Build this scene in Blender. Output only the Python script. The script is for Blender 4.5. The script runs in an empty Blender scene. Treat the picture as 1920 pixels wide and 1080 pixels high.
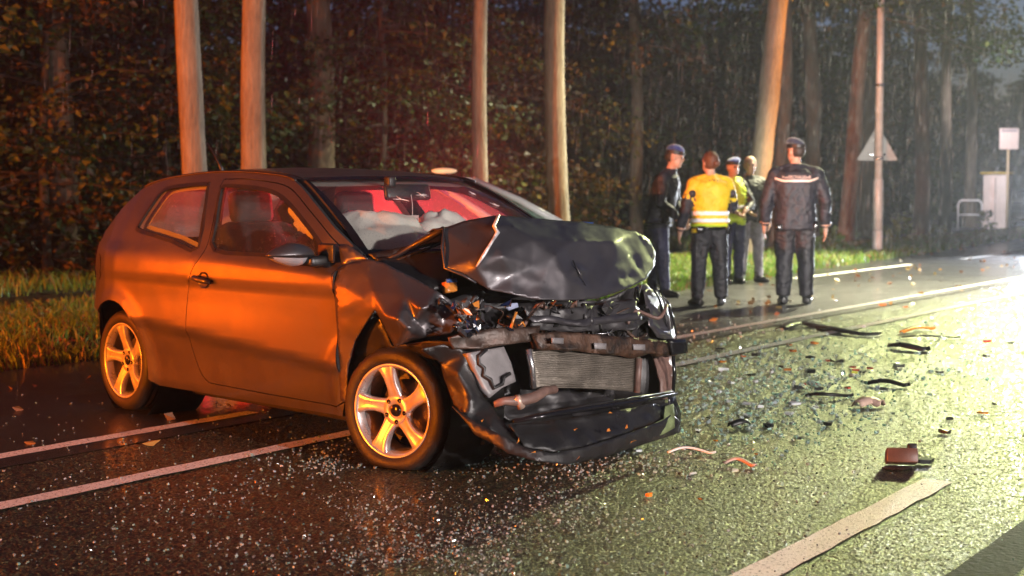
import bpy, bmesh, math, random
import numpy as np
from mathutils import Vector, Matrix, noise, kdtree
from mathutils.geometry import delaunay_2d_cdt

SC = bpy.context.scene
COL = SC.collection
R = math.radians

# ------------------------------------------------------------------ camera
F_PX, CAM_H = 2870.0, 1.25
PITCH = math.atan(175.0 / F_PX)
cam_d = bpy.data.cameras.new('camera')
cam_d.sensor_width = 36.0
cam_d.lens = 36.0 * F_PX / 1920.0
cam_d.clip_start, cam_d.clip_end = 0.1, 1000.0
cam = bpy.data.objects.new('camera', cam_d)
COL.objects.link(cam)
cam.location = (0, 0, CAM_H)
cam.rotation_euler = (math.pi / 2 - PITCH, 0, 0)
cam_d.dof.use_dof = True
cam_d.dof.focus_distance = 7.0
cam_d.dof.aperture_fstop = 3.2
SC.camera = cam

# ------------------------------------------------------------------ dusk sky
world = bpy.data.worlds.new('World')
SC.world = world
world.use_nodes = True
wn = world.node_tree
bg = wn.nodes['Background']
sky = wn.nodes.new('ShaderNodeTexSky')
sky.sky_type = 'NISHITA'
sky.sun_disc = False
sky.sun_elevation = R(-3.0)
sky.sun_rotation = R(15)
sky.ozone_density = 3.0
sky.dust_density = 0.6
wn.links.new(sky.outputs[0], bg.inputs[0])
bg.inputs[1].default_value = 1.0

SC.view_settings.view_transform = 'Standard'
SC.view_settings.look = 'None'
SC.view_settings.exposure = 0.0
SC.view_settings.gamma = 1.0
SC.cycles.use_denoising = True
SC.cycles.use_adaptive_sampling = True
SC.cycles.adaptive_threshold = 0.03
SC.cycles.max_bounces = 6
SC.cycles.transparent_max_bounces = 24
SC.cycles.volume_bounces = 0
SC.cycles.sample_clamp_indirect = 4.0


# ------------------------------------------------------------------ lamps of the accident site, plus added fill lamps (all stand outside the frame)
def lamp(name, kind, loc, power, color, radius=0.1, target=None, angle=60, blend=0.5):
    d = bpy.data.lights.new(name, kind)
    d.energy = power
    d.color = color
    d.shadow_soft_size = radius
    o = bpy.data.objects.new(name, d)
    COL.objects.link(o)
    o.location = loc
    if kind == 'SPOT':
        d.spot_size = R(angle)
        d.spot_blend = blend
        o.rotation_euler = (Vector(target) - Vector(loc)).to_track_quat('-Z', 'Y').to_euler()
    return o


lamp('work_floodlight', 'SPOT', (11.6, 31.0, 6.6), 13500, (0.93, 1.0, 0.40), 0.12, (4.6, 10.0, 0.0), 27, 1.0)
lamp('truck_headlamp', 'SPOT', (12.9, 34.4, 1.3), 13000, (0.86, 0.91, 1.0), 0.12, (2.3, 19.5, 1.0), 42, 0.7)
lamp('amber_work_lamp', 'SPOT', (-22.0, -7.0, 3.0), 62000, (1.0, 0.19, 0.004), 0.25, (-1.5, 12.0, 1.2), 60, 0.5)
lamp('amber_beacon', 'POINT', (-8.6, 9.4, 1.5), 1150, (1.0, 0.11, 0.002), 1.0)
lamp('sodium_street_lamp', 'SPOT', (22.0, 24.0, 7.0), 50000, (1.0, 0.34, 0.04), 0.2, (4.6, 30.0, 3.0), 17, 0.5)
lamp('verge_fill_lamp', 'SPOT', (8.0, 25.0, 8.0), 20000, (1.0, 0.94, 0.60), 0.2, (4.6, 24.5, 0.0), 95, 0.7)  # added fill to brighten the verge behind the group, no real street lamp
lamp('sign_fill_lamp', 'SPOT', (13.5, 44.0, 7.0), 6000, (0.98, 0.92, 1.0), 0.2, (17.6, 54.5, 1.9), 36, 0.7)  # added fill so the square sign and cabinet stand out of the haze
lamp('front_fill_lamp', 'SPOT', (13.0, -3.0, 2.3), 7500, (1.0, 0.90, 0.85), 0.15, (0.6, 12.0, 0.9), 56, 0.6)  # added white fill for the bonnet and camera-facing sides, no vehicle behind it
lamp('post_fill_lamp', 'SPOT', (3.0, -4.0, 0.9), 29000, (1.0, 0.93, 0.88), 0.10, (5.3, 32.0, 2.0), 16, 0.9)  # added narrow fill to lift the lamp post, warning sign and reflective bands
lamp('camera_side_fill', 'SPOT', (6.8, -2.4, 2.7), 3900, (1.0, 0.90, 0.88), 0.15, (-0.4, 7.5, 0.3), 62, 0.6)  # added neutral fill for the road lines and the wreck's front
lamp('red_tail_lamp', 'SPOT', (-0.15, 10.6, 1.0), 2400, (1.0, 0.012, 0.035), 0.10, (-0.66, 9.25, 1.16), 60, 0.5)


# ------------------------------------------------------------------ helpers
def px_ray(px, py):
    d = Vector(((px - 960) / F_PX, 1, (540 - py) / F_PX))
    c, s = math.cos(PITCH), math.sin(PITCH)
    return Vector((d.x, d.y * c + d.z * s, -d.y * s + d.z * c))


def ground(px, py, z=0.0):
    d = px_ray(px, py)
    t = (z - CAM_H) / d.z
    return Vector((d.x * t, d.y * t, z))


CAR = (-1.675, 9.2687, -0.81822)


def car_at(px, py, x=None, y=None, z=None):
    """the point of the wreck (car axes) seen at a pixel, on the plane x, y or z = const"""
    d = px_ray(px, py)
    c, s = math.cos(CAR[2]), math.sin(CAR[2])
    D = Vector((c * d.x + s * d.y, -s * d.x + c * d.y, d.z))
    dx, dy = -CAR[0], -CAR[1]
    O = Vector((c * dx + s * dy, -s * dx + c * dy, CAM_H))
    if x is not None:
        t = (x - O.x) / D.x
    elif y is not None:
        t = (y - O.y) / D.y
    else:
        t = (z - O.z) / D.z
    return O + D * t


def tag(o, label=None, cat=None, group=None, kind=None):
    if label: o['label'] = label
    if cat: o['category'] = cat
    if group: o['group'] = group
    if kind: o['kind'] = kind
    return o


def empty(name, loc=(0, 0, 0), rz=0.0, label=None, cat=None, group=None):
    o = bpy.data.objects.new(name, None)
    o.empty_display_size = 0.2
    COL.objects.link(o)
    o.location = loc
    o.rotation_euler = (0, 0, rz)
    return tag(o, label, cat, group)


def link(name, me, mat=None, parent=None, smooth=True):
    o = bpy.data.objects.new(name, me)
    COL.objects.link(o)
    if mat is not None:
        for m in (mat if isinstance(mat, (list, tuple)) else [mat]):
            me.materials.append(m)
    if parent is not None:
        o.parent = parent
    if smooth and len(me.polygons):
        me.polygons.foreach_set('use_smooth', [True] * len(me.polygons))
    return o


def mk(name, verts, faces, mat=None, parent=None, smooth=False):
    me = bpy.data.meshes.new(name)
    me.from_pydata([tuple(v) for v in verts], [], faces)
    me.update()
    return link(name, me, mat, parent, smooth)


def from_bm(name, bm, mat=None, parent=None, smooth=False):
    me = bpy.data.meshes.new(name)
    bm.normal_update()
    bm.to_mesh(me)
    bm.free()
    return link(name, me, mat, parent, smooth)


def solid(o, t=0.006, off=0.0):
    m = o.modifiers.new('s', 'SOLIDIFY')
    m.thickness = t
    m.offset = off
    return o


def bevel(o, w=0.006, seg=2):
    m = o.modifiers.new('b', 'BEVEL')
    m.width = w
    m.segments = seg
    m.limit_method = 'ANGLE'
    m.angle_limit = R(35)
    o.data.polygons.foreach_set('use_smooth', [True] * len(o.data.polygons))
    return o


def box_v(c, s, rot=None):
    c = Vector(c)
    out = []
    for i in (-.5, .5):
        for j in (-.5, .5):
            for k in (-.5, .5):
                v = Vector((i * s[0], j * s[1], k * s[2]))
                if rot is not None:
                    v = rot @ v
                out.append(c + v)
    return out


BOXF = [(0, 1, 3, 2), (4, 6, 7, 5), (0, 4, 5, 1), (2, 3, 7, 6), (0, 2, 6, 4), (1, 5, 7, 3)]


def box(name, c, s, mat, parent=None, rot=None, bev=0.006):
    o = mk(name, box_v(c, s, rot), BOXF, mat, parent)
    if bev:
        bevel(o, bev)
    return o


def tube_geo(pts, radii, n=10, caps=True):
    pts = [Vector(p) for p in pts]
    if not isinstance(radii, (list, tuple)):
        radii = [radii] * len(pts)
    V, Fc = [], []
    up = Vector((0, 0, 1))
    prev = None
    for i, p in enumerate(pts):
        a = pts[max(i - 1, 0)]
        b = pts[min(i + 1, len(pts) - 1)]
        t = (b - a).normalized()
        if prev is None:
            ref = up if abs(t.z) < 0.9 else Vector((1, 0, 0))
            u = t.cross(ref).normalized()
        else:
            u = (prev - t * prev.dot(t)).normalized()
        prev = u
        w = t.cross(u)
        for k in range(n):
            an = 2 * math.pi * k / n
            V.append(p + (u * math.cos(an) + w * math.sin(an)) * radii[i])
    for i in range(len(pts) - 1):
        for k in range(n):
            a, b = i * n + k, i * n + (k + 1) % n
            Fc.append((a, b, b + n, a + n))
    if caps:
        Fc.append(tuple(range(n))[::-1])
        Fc.append(tuple(range((len(pts) - 1) * n, len(pts) * n)))
    return V, Fc


def tube(name, pts, radii, mat, parent=None, n=10, smooth=True):
    V, Fc = tube_geo(pts, radii, n)
    return mk(name, V, Fc, mat, parent, smooth)


def lathe_geo(prof, n=48, axis='Y', closed=False):
    """prof = (r, h) pairs turned round the axis"""
    V, Fc = [], []
    m = len(prof)
    for k in range(n):
        a = 2 * math.pi * k / n
        for r, hgt in prof:
            if axis == 'Y':
                V.append((r * math.cos(a), hgt, r * math.sin(a)))
            else:
                V.append((r * math.cos(a), r * math.sin(a), hgt))
    for k in range(n):
        k2 = (k + 1) % n
        for i in range(m if closed else m - 1):
            j = (i + 1) % m
            Fc.append((k * m + i, k * m + j, k2 * m + j, k2 * m + i))
    return V, Fc


def lathe(name, prof, mat, parent=None, n=48, axis='Y', closed=False, smooth=True):
    V, Fc = lathe_geo(prof, n, axis, closed)
    return mk(name, V, Fc, mat, parent, smooth)


def ellipsoid_geo(c, r, n=14, m=9, rot=None):
    V, Fc = [], []
    c = Vector(c)
    for i in range(m + 1):
        th = math.pi * i / m
        for k in range(n):
            a = 2 * math.pi * k / n
            v = Vector((r[0] * math.sin(th) * math.cos(a), r[1] * math.sin(th) * math.sin(a), r[2] * math.cos(th)))
            if rot is not None:
                v = rot @ v
            V.append(c + v)
    for i in range(m):
        for k in range(n):
            a, b = i * n + k, i * n + (k + 1) % n
            Fc.append((a, a + n, b + n, b))
    return V, Fc


def ellipsoid(name, c, r, mat, parent=None, n=20, m=12, rot=None):
    V, Fc = ellipsoid_geo(c, r, n, m, rot)
    return mk(name, V, Fc, mat, parent, True)


def dense(poly, step, closed=True):
    out = []
    n = len(poly)
    for i in range(n if closed else n - 1):
        a, b = Vector(poly[i]), Vector(poly[(i + 1) % n])
        k = max(1, int(math.ceil((b - a).length / step)))
        for j in range(k):
            out.append(a.lerp(b, j / k))
    if not closed:
        out.append(Vector(poly[-1]))
    return out


def spline(poly, sub=6, closed=False):
    """Catmull-Rom through the points"""
    P = [Vector(p) for p in poly]
    n = len(P)
    out = []
    for i in range(n if closed else n - 1):
        if closed:
            p0, p1, p2, p3 = P[i - 1], P[i], P[(i + 1) % n], P[(i + 2) % n]
        else:
            p1, p2 = P[i], P[i + 1]
            p0 = P[i - 1] if i > 0 else p1 * 2 - p2
            p3 = P[i + 2] if i + 2 < n else p2 * 2 - p1
        for j in range(sub):
            t = j / sub
            out.append(0.5 * ((2 * p1) + (p2 - p0) * t + (2 * p0 - 5 * p1 + 4 * p2 - p3) * t * t + (3 * p1 - p0 - 3 * p2 + p3) * t ** 3))
    if not closed:
        out.append(P[-1])
    return out


def inside(p, poly):
    return _inside(p[0], p[1], poly if isinstance(poly, np.ndarray) else np.array([(q[0], q[1]) for q in poly]))


def _inside(x, y, A):
    B = np.roll(A, 1, axis=0)
    c = (A[:, 1] > y) != (B[:, 1] > y)
    xi = (B[:, 0] - A[:, 0]) * (y - A[:, 1]) / (B[:, 1] - A[:, 1] + 1e-12) + A[:, 0]
    return bool(np.count_nonzero(c & (x < xi)) & 1)


def inside_slow(p, poly):
    x, y = p[0], p[1]
    c = False
    n = len(poly)
    j = n - 1
    for i in range(n):
        xi, yi = poly[i][0], poly[i][1]
        xj, yj = poly[j][0], poly[j][1]
        if (yi > y) != (yj > y) and x < (xj - xi) * (y - yi) / (yj - yi + 1e-12) + xi:
            c = not c
        j = i
    return c


def fill2d(outline, holes=(), res=0.04, rnd=None, extra=()):
    """triangulate a 2D outline with holes over an inner grid -> (2D points, triangles, boundary loops of points)"""
    loops = [[Vector((p[0], p[1])) for p in l] for l in [outline, *holes]]
    V, Ed = [], []
    for l in loops:
        s = len(V)
        V += l
        Ed += [(s + i, s + (i + 1) % len(l)) for i in range(len(l))]
    bnd = np.array([(v.x, v.y) for v in V])
    xs = [v.x for v in loops[0]]
    ys = [v.y for v in loops[0]]
    gx = min(xs)
    loops_v, loops = loops, [np.array([(v.x, v.y) for v in l]) for l in loops]
    row = 0
    y = min(ys)
    while y < max(ys):
        x = gx + (res / 2 if row % 2 else 0)
        while x < max(xs):
            q = (x, y)
            if inside(q, loops[0]) and not any(inside(q, h) for h in loops[1:]):
                if np.min((bnd[:, 0] - x) ** 2 + (bnd[:, 1] - y) ** 2) > (0.45 * res) ** 2:
                    V.append(Vector(q))
            x += res
        y += res * 0.87
        row += 1
    V += [Vector((e[0], e[1])) for e in extra]
    r = delaunay_2d_cdt(V, Ed, [], 0, 1e-7)
    P, T = r[0], r[2]
    keep = []
    for t in T:
        c = (P[t[0]] + P[t[1]] + P[t[2]]) / 3
        e = [(P[t[i]] - P[t[i - 1]]).length for i in range(3)]
        ar = abs((P[t[1]] - P[t[0]]).cross(P[t[2]] - P[t[0]])) / 2
        if 2 * ar / max(e) < 0.035 * res:
            continue
        if inside(c, loops[0]) and not any(inside(c, h) for h in loops[1:]):
            keep.append(tuple(t))
    return P, keep, loops_v


# ------------------------------------------------------------------ materials
MATS = {}


def mat(name, color, rough=0.5, metal=0.0, vary=0.0, vscale=8.0, bump=0.0, bscale=60.0, coat=0.0, emit=None, estr=0.0, rvary=0.0, trans=0.0, spec=0.5, coords='Object', sheen=0.0, color2=None):
    if name in MATS:
        return MATS[name]
    m = bpy.data.materials.new(name)
    m.use_nodes = True
    nt = m.node_tree
    b = nt.nodes['Principled BSDF']
    b.inputs['Base Color'].default_value = (*color, 1)
    b.inputs['Roughness'].default_value = rough
    b.inputs['Metallic'].default_value = metal
    b.inputs['Coat Weight'].default_value = coat
    b.inputs['Coat Roughness'].default_value = 0.06
    b.inputs['Transmission Weight'].default_value = trans
    b.inputs['Specular IOR Level'].default_value = spec
    b.inputs['Sheen Weight'].default_value = sheen
    if emit:
        b.inputs['Emission Color'].default_value = (*emit, 1)
        b.inputs['Emission Strength'].default_value = estr
    if vary or rvary or bump or color2:
        tc = nt.nodes.new('ShaderNodeTexCoord')
        nz = nt.nodes.new('ShaderNodeTexNoise')
        nz.inputs['Scale'].default_value = vscale
        nz.inputs['Detail'].default_value = 6
        nt.links.new(tc.outputs[coords], nz.inputs['Vector'])
        if vary or color2:
            c2 = color2 or tuple(max(0, c * (1 - vary)) for c in color)
            c1 = color if color2 else tuple(c * (1 + vary) for c in color)
            rp = nt.nodes.new('ShaderNodeValToRGB')
            rp.color_ramp.elements[0].position = 0.35
            rp.color_ramp.elements[0].color = (*c2, 1)
            rp.color_ramp.elements[1].position = 0.65
            rp.color_ramp.elements[1].color = (*c1, 1)
            nt.links.new(nz.outputs['Fac'], rp.inputs['Fac'])
            nt.links.new(rp.outputs[0], b.inputs['Base Color'])
        if rvary:
            mr = nt.nodes.new('ShaderNodeMapRange')
            mr.inputs['From Min'].default_value = 0.3
            mr.inputs['From Max'].default_value = 0.7
            mr.inputs['To Min'].default_value = max(0.02, rough - rvary)
            mr.inputs['To Max'].default_value = min(1, rough + rvary)
            nt.links.new(nz.outputs['Fac'], mr.inputs['Value'])
            nt.links.new(mr.outputs[0], b.inputs['Roughness'])
        if bump:
            n2 = nt.nodes.new('ShaderNodeTexNoise')
            n2.inputs['Scale'].default_value = bscale
            n2.inputs['Detail'].default_value = 4
            nt.links.new(tc.outputs[coords], n2.inputs['Vector'])
            bp = nt.nodes.new('ShaderNodeBump')
            bp.inputs['Strength'].default_value = bump
            bp.inputs['Distance'].default_value = 0.01
            nt.links.new(n2.outputs['Fac'], bp.inputs['Height'])
            nt.links.new(bp.outputs[0], b.inputs['Normal'])
    MATS[name] = m
    return m


def paint_mat(name, color, rough=0.34, metal=0.75, drops=0.55):
    """metallic car paint under clear coat, beaded with rain drops"""
    m = bpy.data.materials.new(name)
    m.use_nodes = True
    nt = m.node_tree
    b = nt.nodes['Principled BSDF']
    tc = nt.nodes.new('ShaderNodeTexCoord')
    b.inputs['Base Color'].default_value = (*color, 1)
    b.inputs['Metallic'].default_value = metal
    b.inputs['Roughness'].default_value = rough
    b.inputs['Coat Weight'].default_value = 0.35
    b.inputs['Coat Roughness'].default_value = 0.16
    nz = nt.nodes.new('ShaderNodeTexNoise')
    nz.inputs['Scale'].default_value = 5
    nz.inputs['Detail'].default_value = 7
    nt.links.new(tc.outputs['Object'], nz.inputs['Vector'])
    mr = nt.nodes.new('ShaderNodeMapRange')
    mr.inputs['From Min'].default_value = .3
    mr.inputs['From Max'].default_value = .7
    mr.inputs['To Min'].default_value = rough - .05
    mr.inputs['To Max'].default_value = rough + .1
    nt.links.new(nz.outputs['Fac'], mr.inputs['Value'])
    nt.links.new(mr.outputs[0], b.inputs['Roughness'])
    vo = nt.nodes.new('ShaderNodeTexVoronoi')
    vo.inputs['Scale'].default_value = 110
    vo.inputs['Randomness'].default_value = 1
    nt.links.new(tc.outputs['Object'], vo.inputs['Vector'])
    rp = nt.nodes.new('ShaderNodeValToRGB')
    rp.color_ramp.elements[0].position = 0.0
    rp.color_ramp.elements[0].color = (1, 1, 1, 1)
    rp.color_ramp.elements[1].position = 0.22
    rp.color_ramp.elements[1].color = (0, 0, 0, 1)
    nt.links.new(vo.outputs['Distance'], rp.inputs['Fac'])
    bp = nt.nodes.new('ShaderNodeBump')
    bp.inputs['Strength'].default_value = drops
    bp.inputs['Distance'].default_value = 0.003
    nt.links.new(rp.outputs[0], bp.inputs['Height'])
    nt.links.new(bp.outputs[0], b.inputs['Coat Normal'])
    return m


def glass_mat(name, tint=(0.8, 0.84, 0.82), frost=0.12, frost_col=(0.6, 0.6, 0.6), drop=0.5):
    """thin wet pane: mostly see-through, a sharp reflection and beaded drops that scatter light"""
    m = bpy.data.materials.new(name)
    m.use_nodes = True
    nt = m.node_tree
    nt.nodes.remove(nt.nodes['Principled BSDF'])
    out = nt.nodes['Material Output']
    tr = nt.nodes.new('ShaderNodeBsdfTransparent')
    tr.inputs[0].default_value = (*tint, 1)
    gl = nt.nodes.new('ShaderNodeBsdfGlossy')
    gl.inputs['Roughness'].default_value = 0.04
    lw = nt.nodes.new('ShaderNodeLayerWeight')
    lw.inputs[0].default_value = 0.5
    pw = nt.nodes.new('ShaderNodeMath')
    pw.operation = 'POWER'
    pw.inputs[1].default_value = 5.0
    nt.links.new(lw.outputs['Facing'], pw.inputs[0])
    fr = nt.nodes.new('ShaderNodeMath')
    fr.operation = 'MULTIPLY_ADD'
    fr.inputs[1].default_value = 0.85
    fr.inputs[2].default_value = 0.04
    nt.links.new(pw.outputs[0], fr.inputs[0])
    m1 = nt.nodes.new('ShaderNodeMixShader')
    nt.links.new(fr.outputs[0], m1.inputs[0])
    nt.links.new(tr.outputs[0], m1.inputs[1])
    nt.links.new(gl.outputs[0], m1.inputs[2])
    tl = nt.nodes.new('ShaderNodeBsdfTranslucent')
    tl.inputs[0].default_value = (*frost_col, 1)
    df = nt.nodes.new('ShaderNodeBsdfDiffuse')
    df.inputs[0].default_value = (*frost_col, 1)
    md = nt.nodes.new('ShaderNodeMixShader')
    md.inputs[0].default_value = 0.35
    nt.links.new(tl.outputs[0], md.inputs[1])
    nt.links.new(df.outputs[0], md.inputs[2])
    tc = nt.nodes.new('ShaderNodeTexCoord')
    vo = nt.nodes.new('ShaderNodeTexVoronoi')
    vo.inputs['Scale'].default_value = 75
    nt.links.new(tc.outputs['Object'], vo.inputs['Vector'])
    rp = nt.nodes.new('ShaderNodeValToRGB')
    rp.color_ramp.elements[0].position = 0.06
    rp.color_ramp.elements[0].color = (drop, drop, drop, 1)
    rp.color_ramp.elements[1].position = 0.24
    rp.color_ramp.elements[1].color = (0, 0, 0, 1)
    nt.links.new(vo.outputs['Distance'], rp.inputs['Fac'])
    nz = nt.nodes.new('ShaderNodeTexNoise')
    nz.inputs['Scale'].default_value = 6
    nt.links.new(tc.outputs['Object'], nz.inputs['Vector'])
    mu = nt.nodes.new('ShaderNodeMath')
    mu.operation = 'MULTIPLY'
    nt.links.new(rp.outputs[0], mu.inputs[0])
    nt.links.new(nz.outputs['Fac'], mu.inputs[1])
    ad = nt.nodes.new('ShaderNodeMath')
    ad.operation = 'ADD'
    nt.links.new(mu.outputs[0], ad.inputs[0])
    ad.inputs[1].default_value = frost
    m2 = nt.nodes.new('ShaderNodeMixShader')
    nt.links.new(ad.outputs[0], m2.inputs[0])
    nt.links.new(m1.outputs[0], m2.inputs[1])
    nt.links.new(md.outputs[0], m2.inputs[2])
    nt.links.new(m2.outputs[0], out.inputs['Surface'])
    return m


def asphalt_mat(name, grain_col, dark_col, grain, coat, cell=95.0, rough=0.42):
    m = bpy.data.materials.new(name)
    m.use_nodes = True
    nt = m.node_tree
    b = nt.nodes['Principled BSDF']
    tc = nt.nodes.new('ShaderNodeTexCoord')
    vo = nt.nodes.new('ShaderNodeTexVoronoi')
    vo.inputs['Scale'].default_value = cell
    nt.links.new(tc.outputs['Object'], vo.inputs['Vector'])
    big = nt.nodes.new('ShaderNodeTexNoise')
    big.inputs['Scale'].default_value = 0.9
    big.inputs['Detail'].default_value = 5
    nt.links.new(tc.outputs['Object'], big.inputs['Vector'])
    rp = nt.nodes.new('ShaderNodeValToRGB')
    rp.color_ramp.elements[0].position = 0.1
    rp.color_ramp.elements[0].color = (*grain_col, 1)
    rp.color_ramp.elements[1].position = 0.62
    rp.color_ramp.elements[1].color = (*dark_col, 1)
    nt.links.new(vo.outputs['Distance'], rp.inputs['Fac'])
    # each chipping has its own tone
    hs = nt.nodes.new('ShaderNodeHueSaturation')
    sep = nt.nodes.new('ShaderNodeSeparateColor')
    nt.links.new(vo.outputs['Color'], sep.inputs[0])
    mv = nt.nodes.new('ShaderNodeMapRange')
    mv.inputs['To Min'].default_value = 0.35
    mv.inputs['To Max'].default_value = 1.6
    nt.links.new(sep.outputs[0], mv.inputs['Value'])
    nt.links.new(mv.outputs[0], hs.inputs['Value'])
    nt.links.new(rp.outputs[0], hs.inputs['Color'])
    nt.links.new(hs.outputs[0], b.inputs['Base Color'])
    b.inputs['Roughness'].default_value = rough
    fine = nt.nodes.new('ShaderNodeTexNoise')
    fine.inputs['Scale'].default_value = 260
    fine.inputs['Detail'].default_value = 3
    nt.links.new(tc.outputs['Object'], fine.inputs['Vector'])
    inv = nt.nodes.new('ShaderNodeMath')
    inv.operation = 'SUBTRACT'
    inv.inputs[0].default_value = 1.0
    nt.links.new(vo.outputs['Distance'], inv.inputs[1])
    ad = nt.nodes.new('ShaderNodeMath')
    ad.operation = 'ADD'
    nt.links.new(inv.outputs[0], ad.inputs[0])
    nt.links.new(fine.outputs['Fac'], ad.inputs[1])
    bp = nt.nodes.new('ShaderNodeBump')
    bp.inputs['Strength'].default_value = grain
    bp.inputs['Distance'].default_value = 0.02
    nt.links.new(ad.outputs[0], bp.inputs['Height'])
    nt.links.new(bp.outputs[0], b.inputs['Normal'])
    # standing water film
    mc = nt.nodes.new('ShaderNodeMapRange')
    mc.inputs['From Min'].default_value = 0.35
    mc.inputs['From Max'].default_value = 0.65
    mc.inputs['To Min'].default_value = coat * 0.45
    mc.inputs['To Max'].default_value = coat
    nt.links.new(big.outputs['Fac'], mc.inputs['Value'])
    nt.links.new(mc.outputs[0], b.inputs['Coat Weight'])
    b.inputs['Coat Roughness'].default_value = 0.10
    b.inputs['Coat IOR'].default_value = 1.36
    # the film lies level over the stones, only slightly rippled
    wv = nt.nodes.new('ShaderNodeTexNoise')
    wv.inputs['Scale'].default_value = 45
    nt.links.new(tc.outputs['Object'], wv.inputs['Vector'])
    sb = nt.nodes.new('ShaderNodeVectorMath')
    sb.operation = 'MULTIPLY_ADD'
    sb.inputs[1].default_value = (0.06, 0.06, 0.0)
    sb.inputs[2].default_value = (-0.03, -0.03, 1.0)
    nt.links.new(wv.outputs['Color'], sb.inputs[0])
    nr = nt.nodes.new('ShaderNodeVectorMath')
    nr.operation = 'NORMALIZE'
    nt.links.new(sb.outputs[0], nr.inputs[0])
    nt.links.new(nr.outputs[0], b.inputs['Coat Normal'])
    return m


def leaf_mat(name, rough=0.45, trans=0.35):
    """leaf colour comes from the mesh's own per-leaf tint"""
    m = bpy.data.materials.new(name)
    m.use_nodes = True
    nt = m.node_tree
    b = nt.nodes['Principled BSDF']
    out = nt.nodes['Material Output']
    at = nt.nodes.new('ShaderNodeAttribute')
    at.attribute_name = 'tint'
    nt.links.new(at.outputs['Color'], b.inputs['Base Color'])
    b.inputs['Roughness'].default_value = rough
    tl = nt.nodes.new('ShaderNodeBsdfTranslucent')
    nt.links.new(at.outputs['Color'], tl.inputs[0])
    mx = nt.nodes.new('ShaderNodeMixShader')
    mx.inputs[0].default_value = trans
    nt.links.new(b.outputs[0], mx.inputs[1])
    nt.links.new(tl.outputs[0], mx.inputs[2])
    nt.links.new(mx.outputs[0], out.inputs['Surface'])
    return m


def bark_mat(name, c1, c2):
    m = bpy.data.materials.new(name)
    m.use_nodes = True
    nt = m.node_tree
    b = nt.nodes['Principled BSDF']
    b.inputs['Roughness'].default_value = 0.8
    tc = nt.nodes.new('ShaderNodeTexCoord')
    mp = nt.nodes.new('ShaderNodeMapping')
    mp.inputs['Scale'].default_value = (16, 16, 2.6)
    nt.links.new(tc.outputs['Object'], mp.inputs['Vector'])
    nz = nt.nodes.new('ShaderNodeTexNoise')
    nz.inputs['Scale'].default_value = 2.2
    nz.inputs['Detail'].default_value = 8
    nz.inputs['Roughness'].default_value = 0.65
    nt.links.new(mp.outputs[0], nz.inputs['Vector'])
    nb = nt.nodes.new('ShaderNodeTexNoise')
    nb.inputs['Scale'].default_value = 1.3
    nb.inputs['Detail'].default_value = 4
    nt.links.new(tc.outputs['Object'], nb.inputs['Vector'])
    mxv = nt.nodes.new('ShaderNodeMath')
    mxv.operation = 'MULTIPLY_ADD'
    mxv.inputs[1].default_value = 0.5
    nt.links.new(nb.outputs['Fac'], mxv.inputs[0])
    ml = nt.nodes.new('ShaderNodeMath')
    ml.operation = 'MULTIPLY'
    ml.inputs[1].default_value = 0.5
    nt.links.new(nz.outputs['Fac'], ml.inputs[0])
    nt.links.new(ml.outputs[0], mxv.inputs[2])
    rp = nt.nodes.new('ShaderNodeValToRGB')
    rp.color_ramp.elements[0].position = 0.34
    rp.color_ramp.elements[0].color = (*c1, 1)
    rp.color_ramp.elements[1].position = 0.62
    rp.color_ramp.elements[1].color = (*c2, 1)
    nt.links.new(mxv.outputs[0], rp.inputs['Fac'])
    nt.links.new(rp.outputs[0], b.inputs['Base Color'])
    bp = nt.nodes.new('ShaderNodeBump')
    bp.inputs['Strength'].default_value = 0.9
    bp.inputs['Distance'].default_value = 0.035
    nt.links.new(nz.outputs['Fac'], bp.inputs['Height'])
    nt.links.new(bp.outputs[0], b.inputs['Normal'])
    return m


def tint_attr(me, cols_per_face):
    """per-face own colour (leaf, blade or shard kind) as a face-corner attribute"""
    a = me.color_attributes.new('tint', 'FLOAT_COLOR', 'CORNER')
    n = len(me.loops)
    arr = np.ones((n, 4), dtype=np.float32)
    tot = np.zeros(len(me.polygons), dtype=np.int32)
    me.polygons.foreach_get('loop_total', tot)
    arr[:, :3] = np.repeat(np.asarray(cols_per_face, dtype=np.float32), tot, axis=0)
    a.data.foreach_set('color', arr.ravel())


# ------------------------------------------------------------------ the road
U = Vector((0.538, 0.843, 0)).normalized()
N = Vector((-U.y, U.x, 0))


def rd(s, v, z=0.0):
    return U * s + N * v + Vector((0, 0, z))


def strip(name, s_list, v0f, v1f, z, mat_, kind='structure', nv=1, parent=None, jit=0.0, rs=1):
    rg = random.Random(rs)
    V, Fc = [], []
    for s in s_list:
        a, b = v0f(s) + rg.uniform(-jit, jit), v1f(s) + rg.uniform(-jit, jit)
        for k in range(nv + 1):
            V.append(rd(s, a + (b - a) * k / nv, z))
    w = nv + 1
    for i in range(len(s_list) - 1):
        for k in range(nv):
            Fc.append((i * w + k, (i + 1) * w + k, (i + 1) * w + k + 1, i * w + k + 1))
    o = mk(name, V, Fc, mat_, parent)
    if kind:
        o['kind'] = kind
    return o


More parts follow.
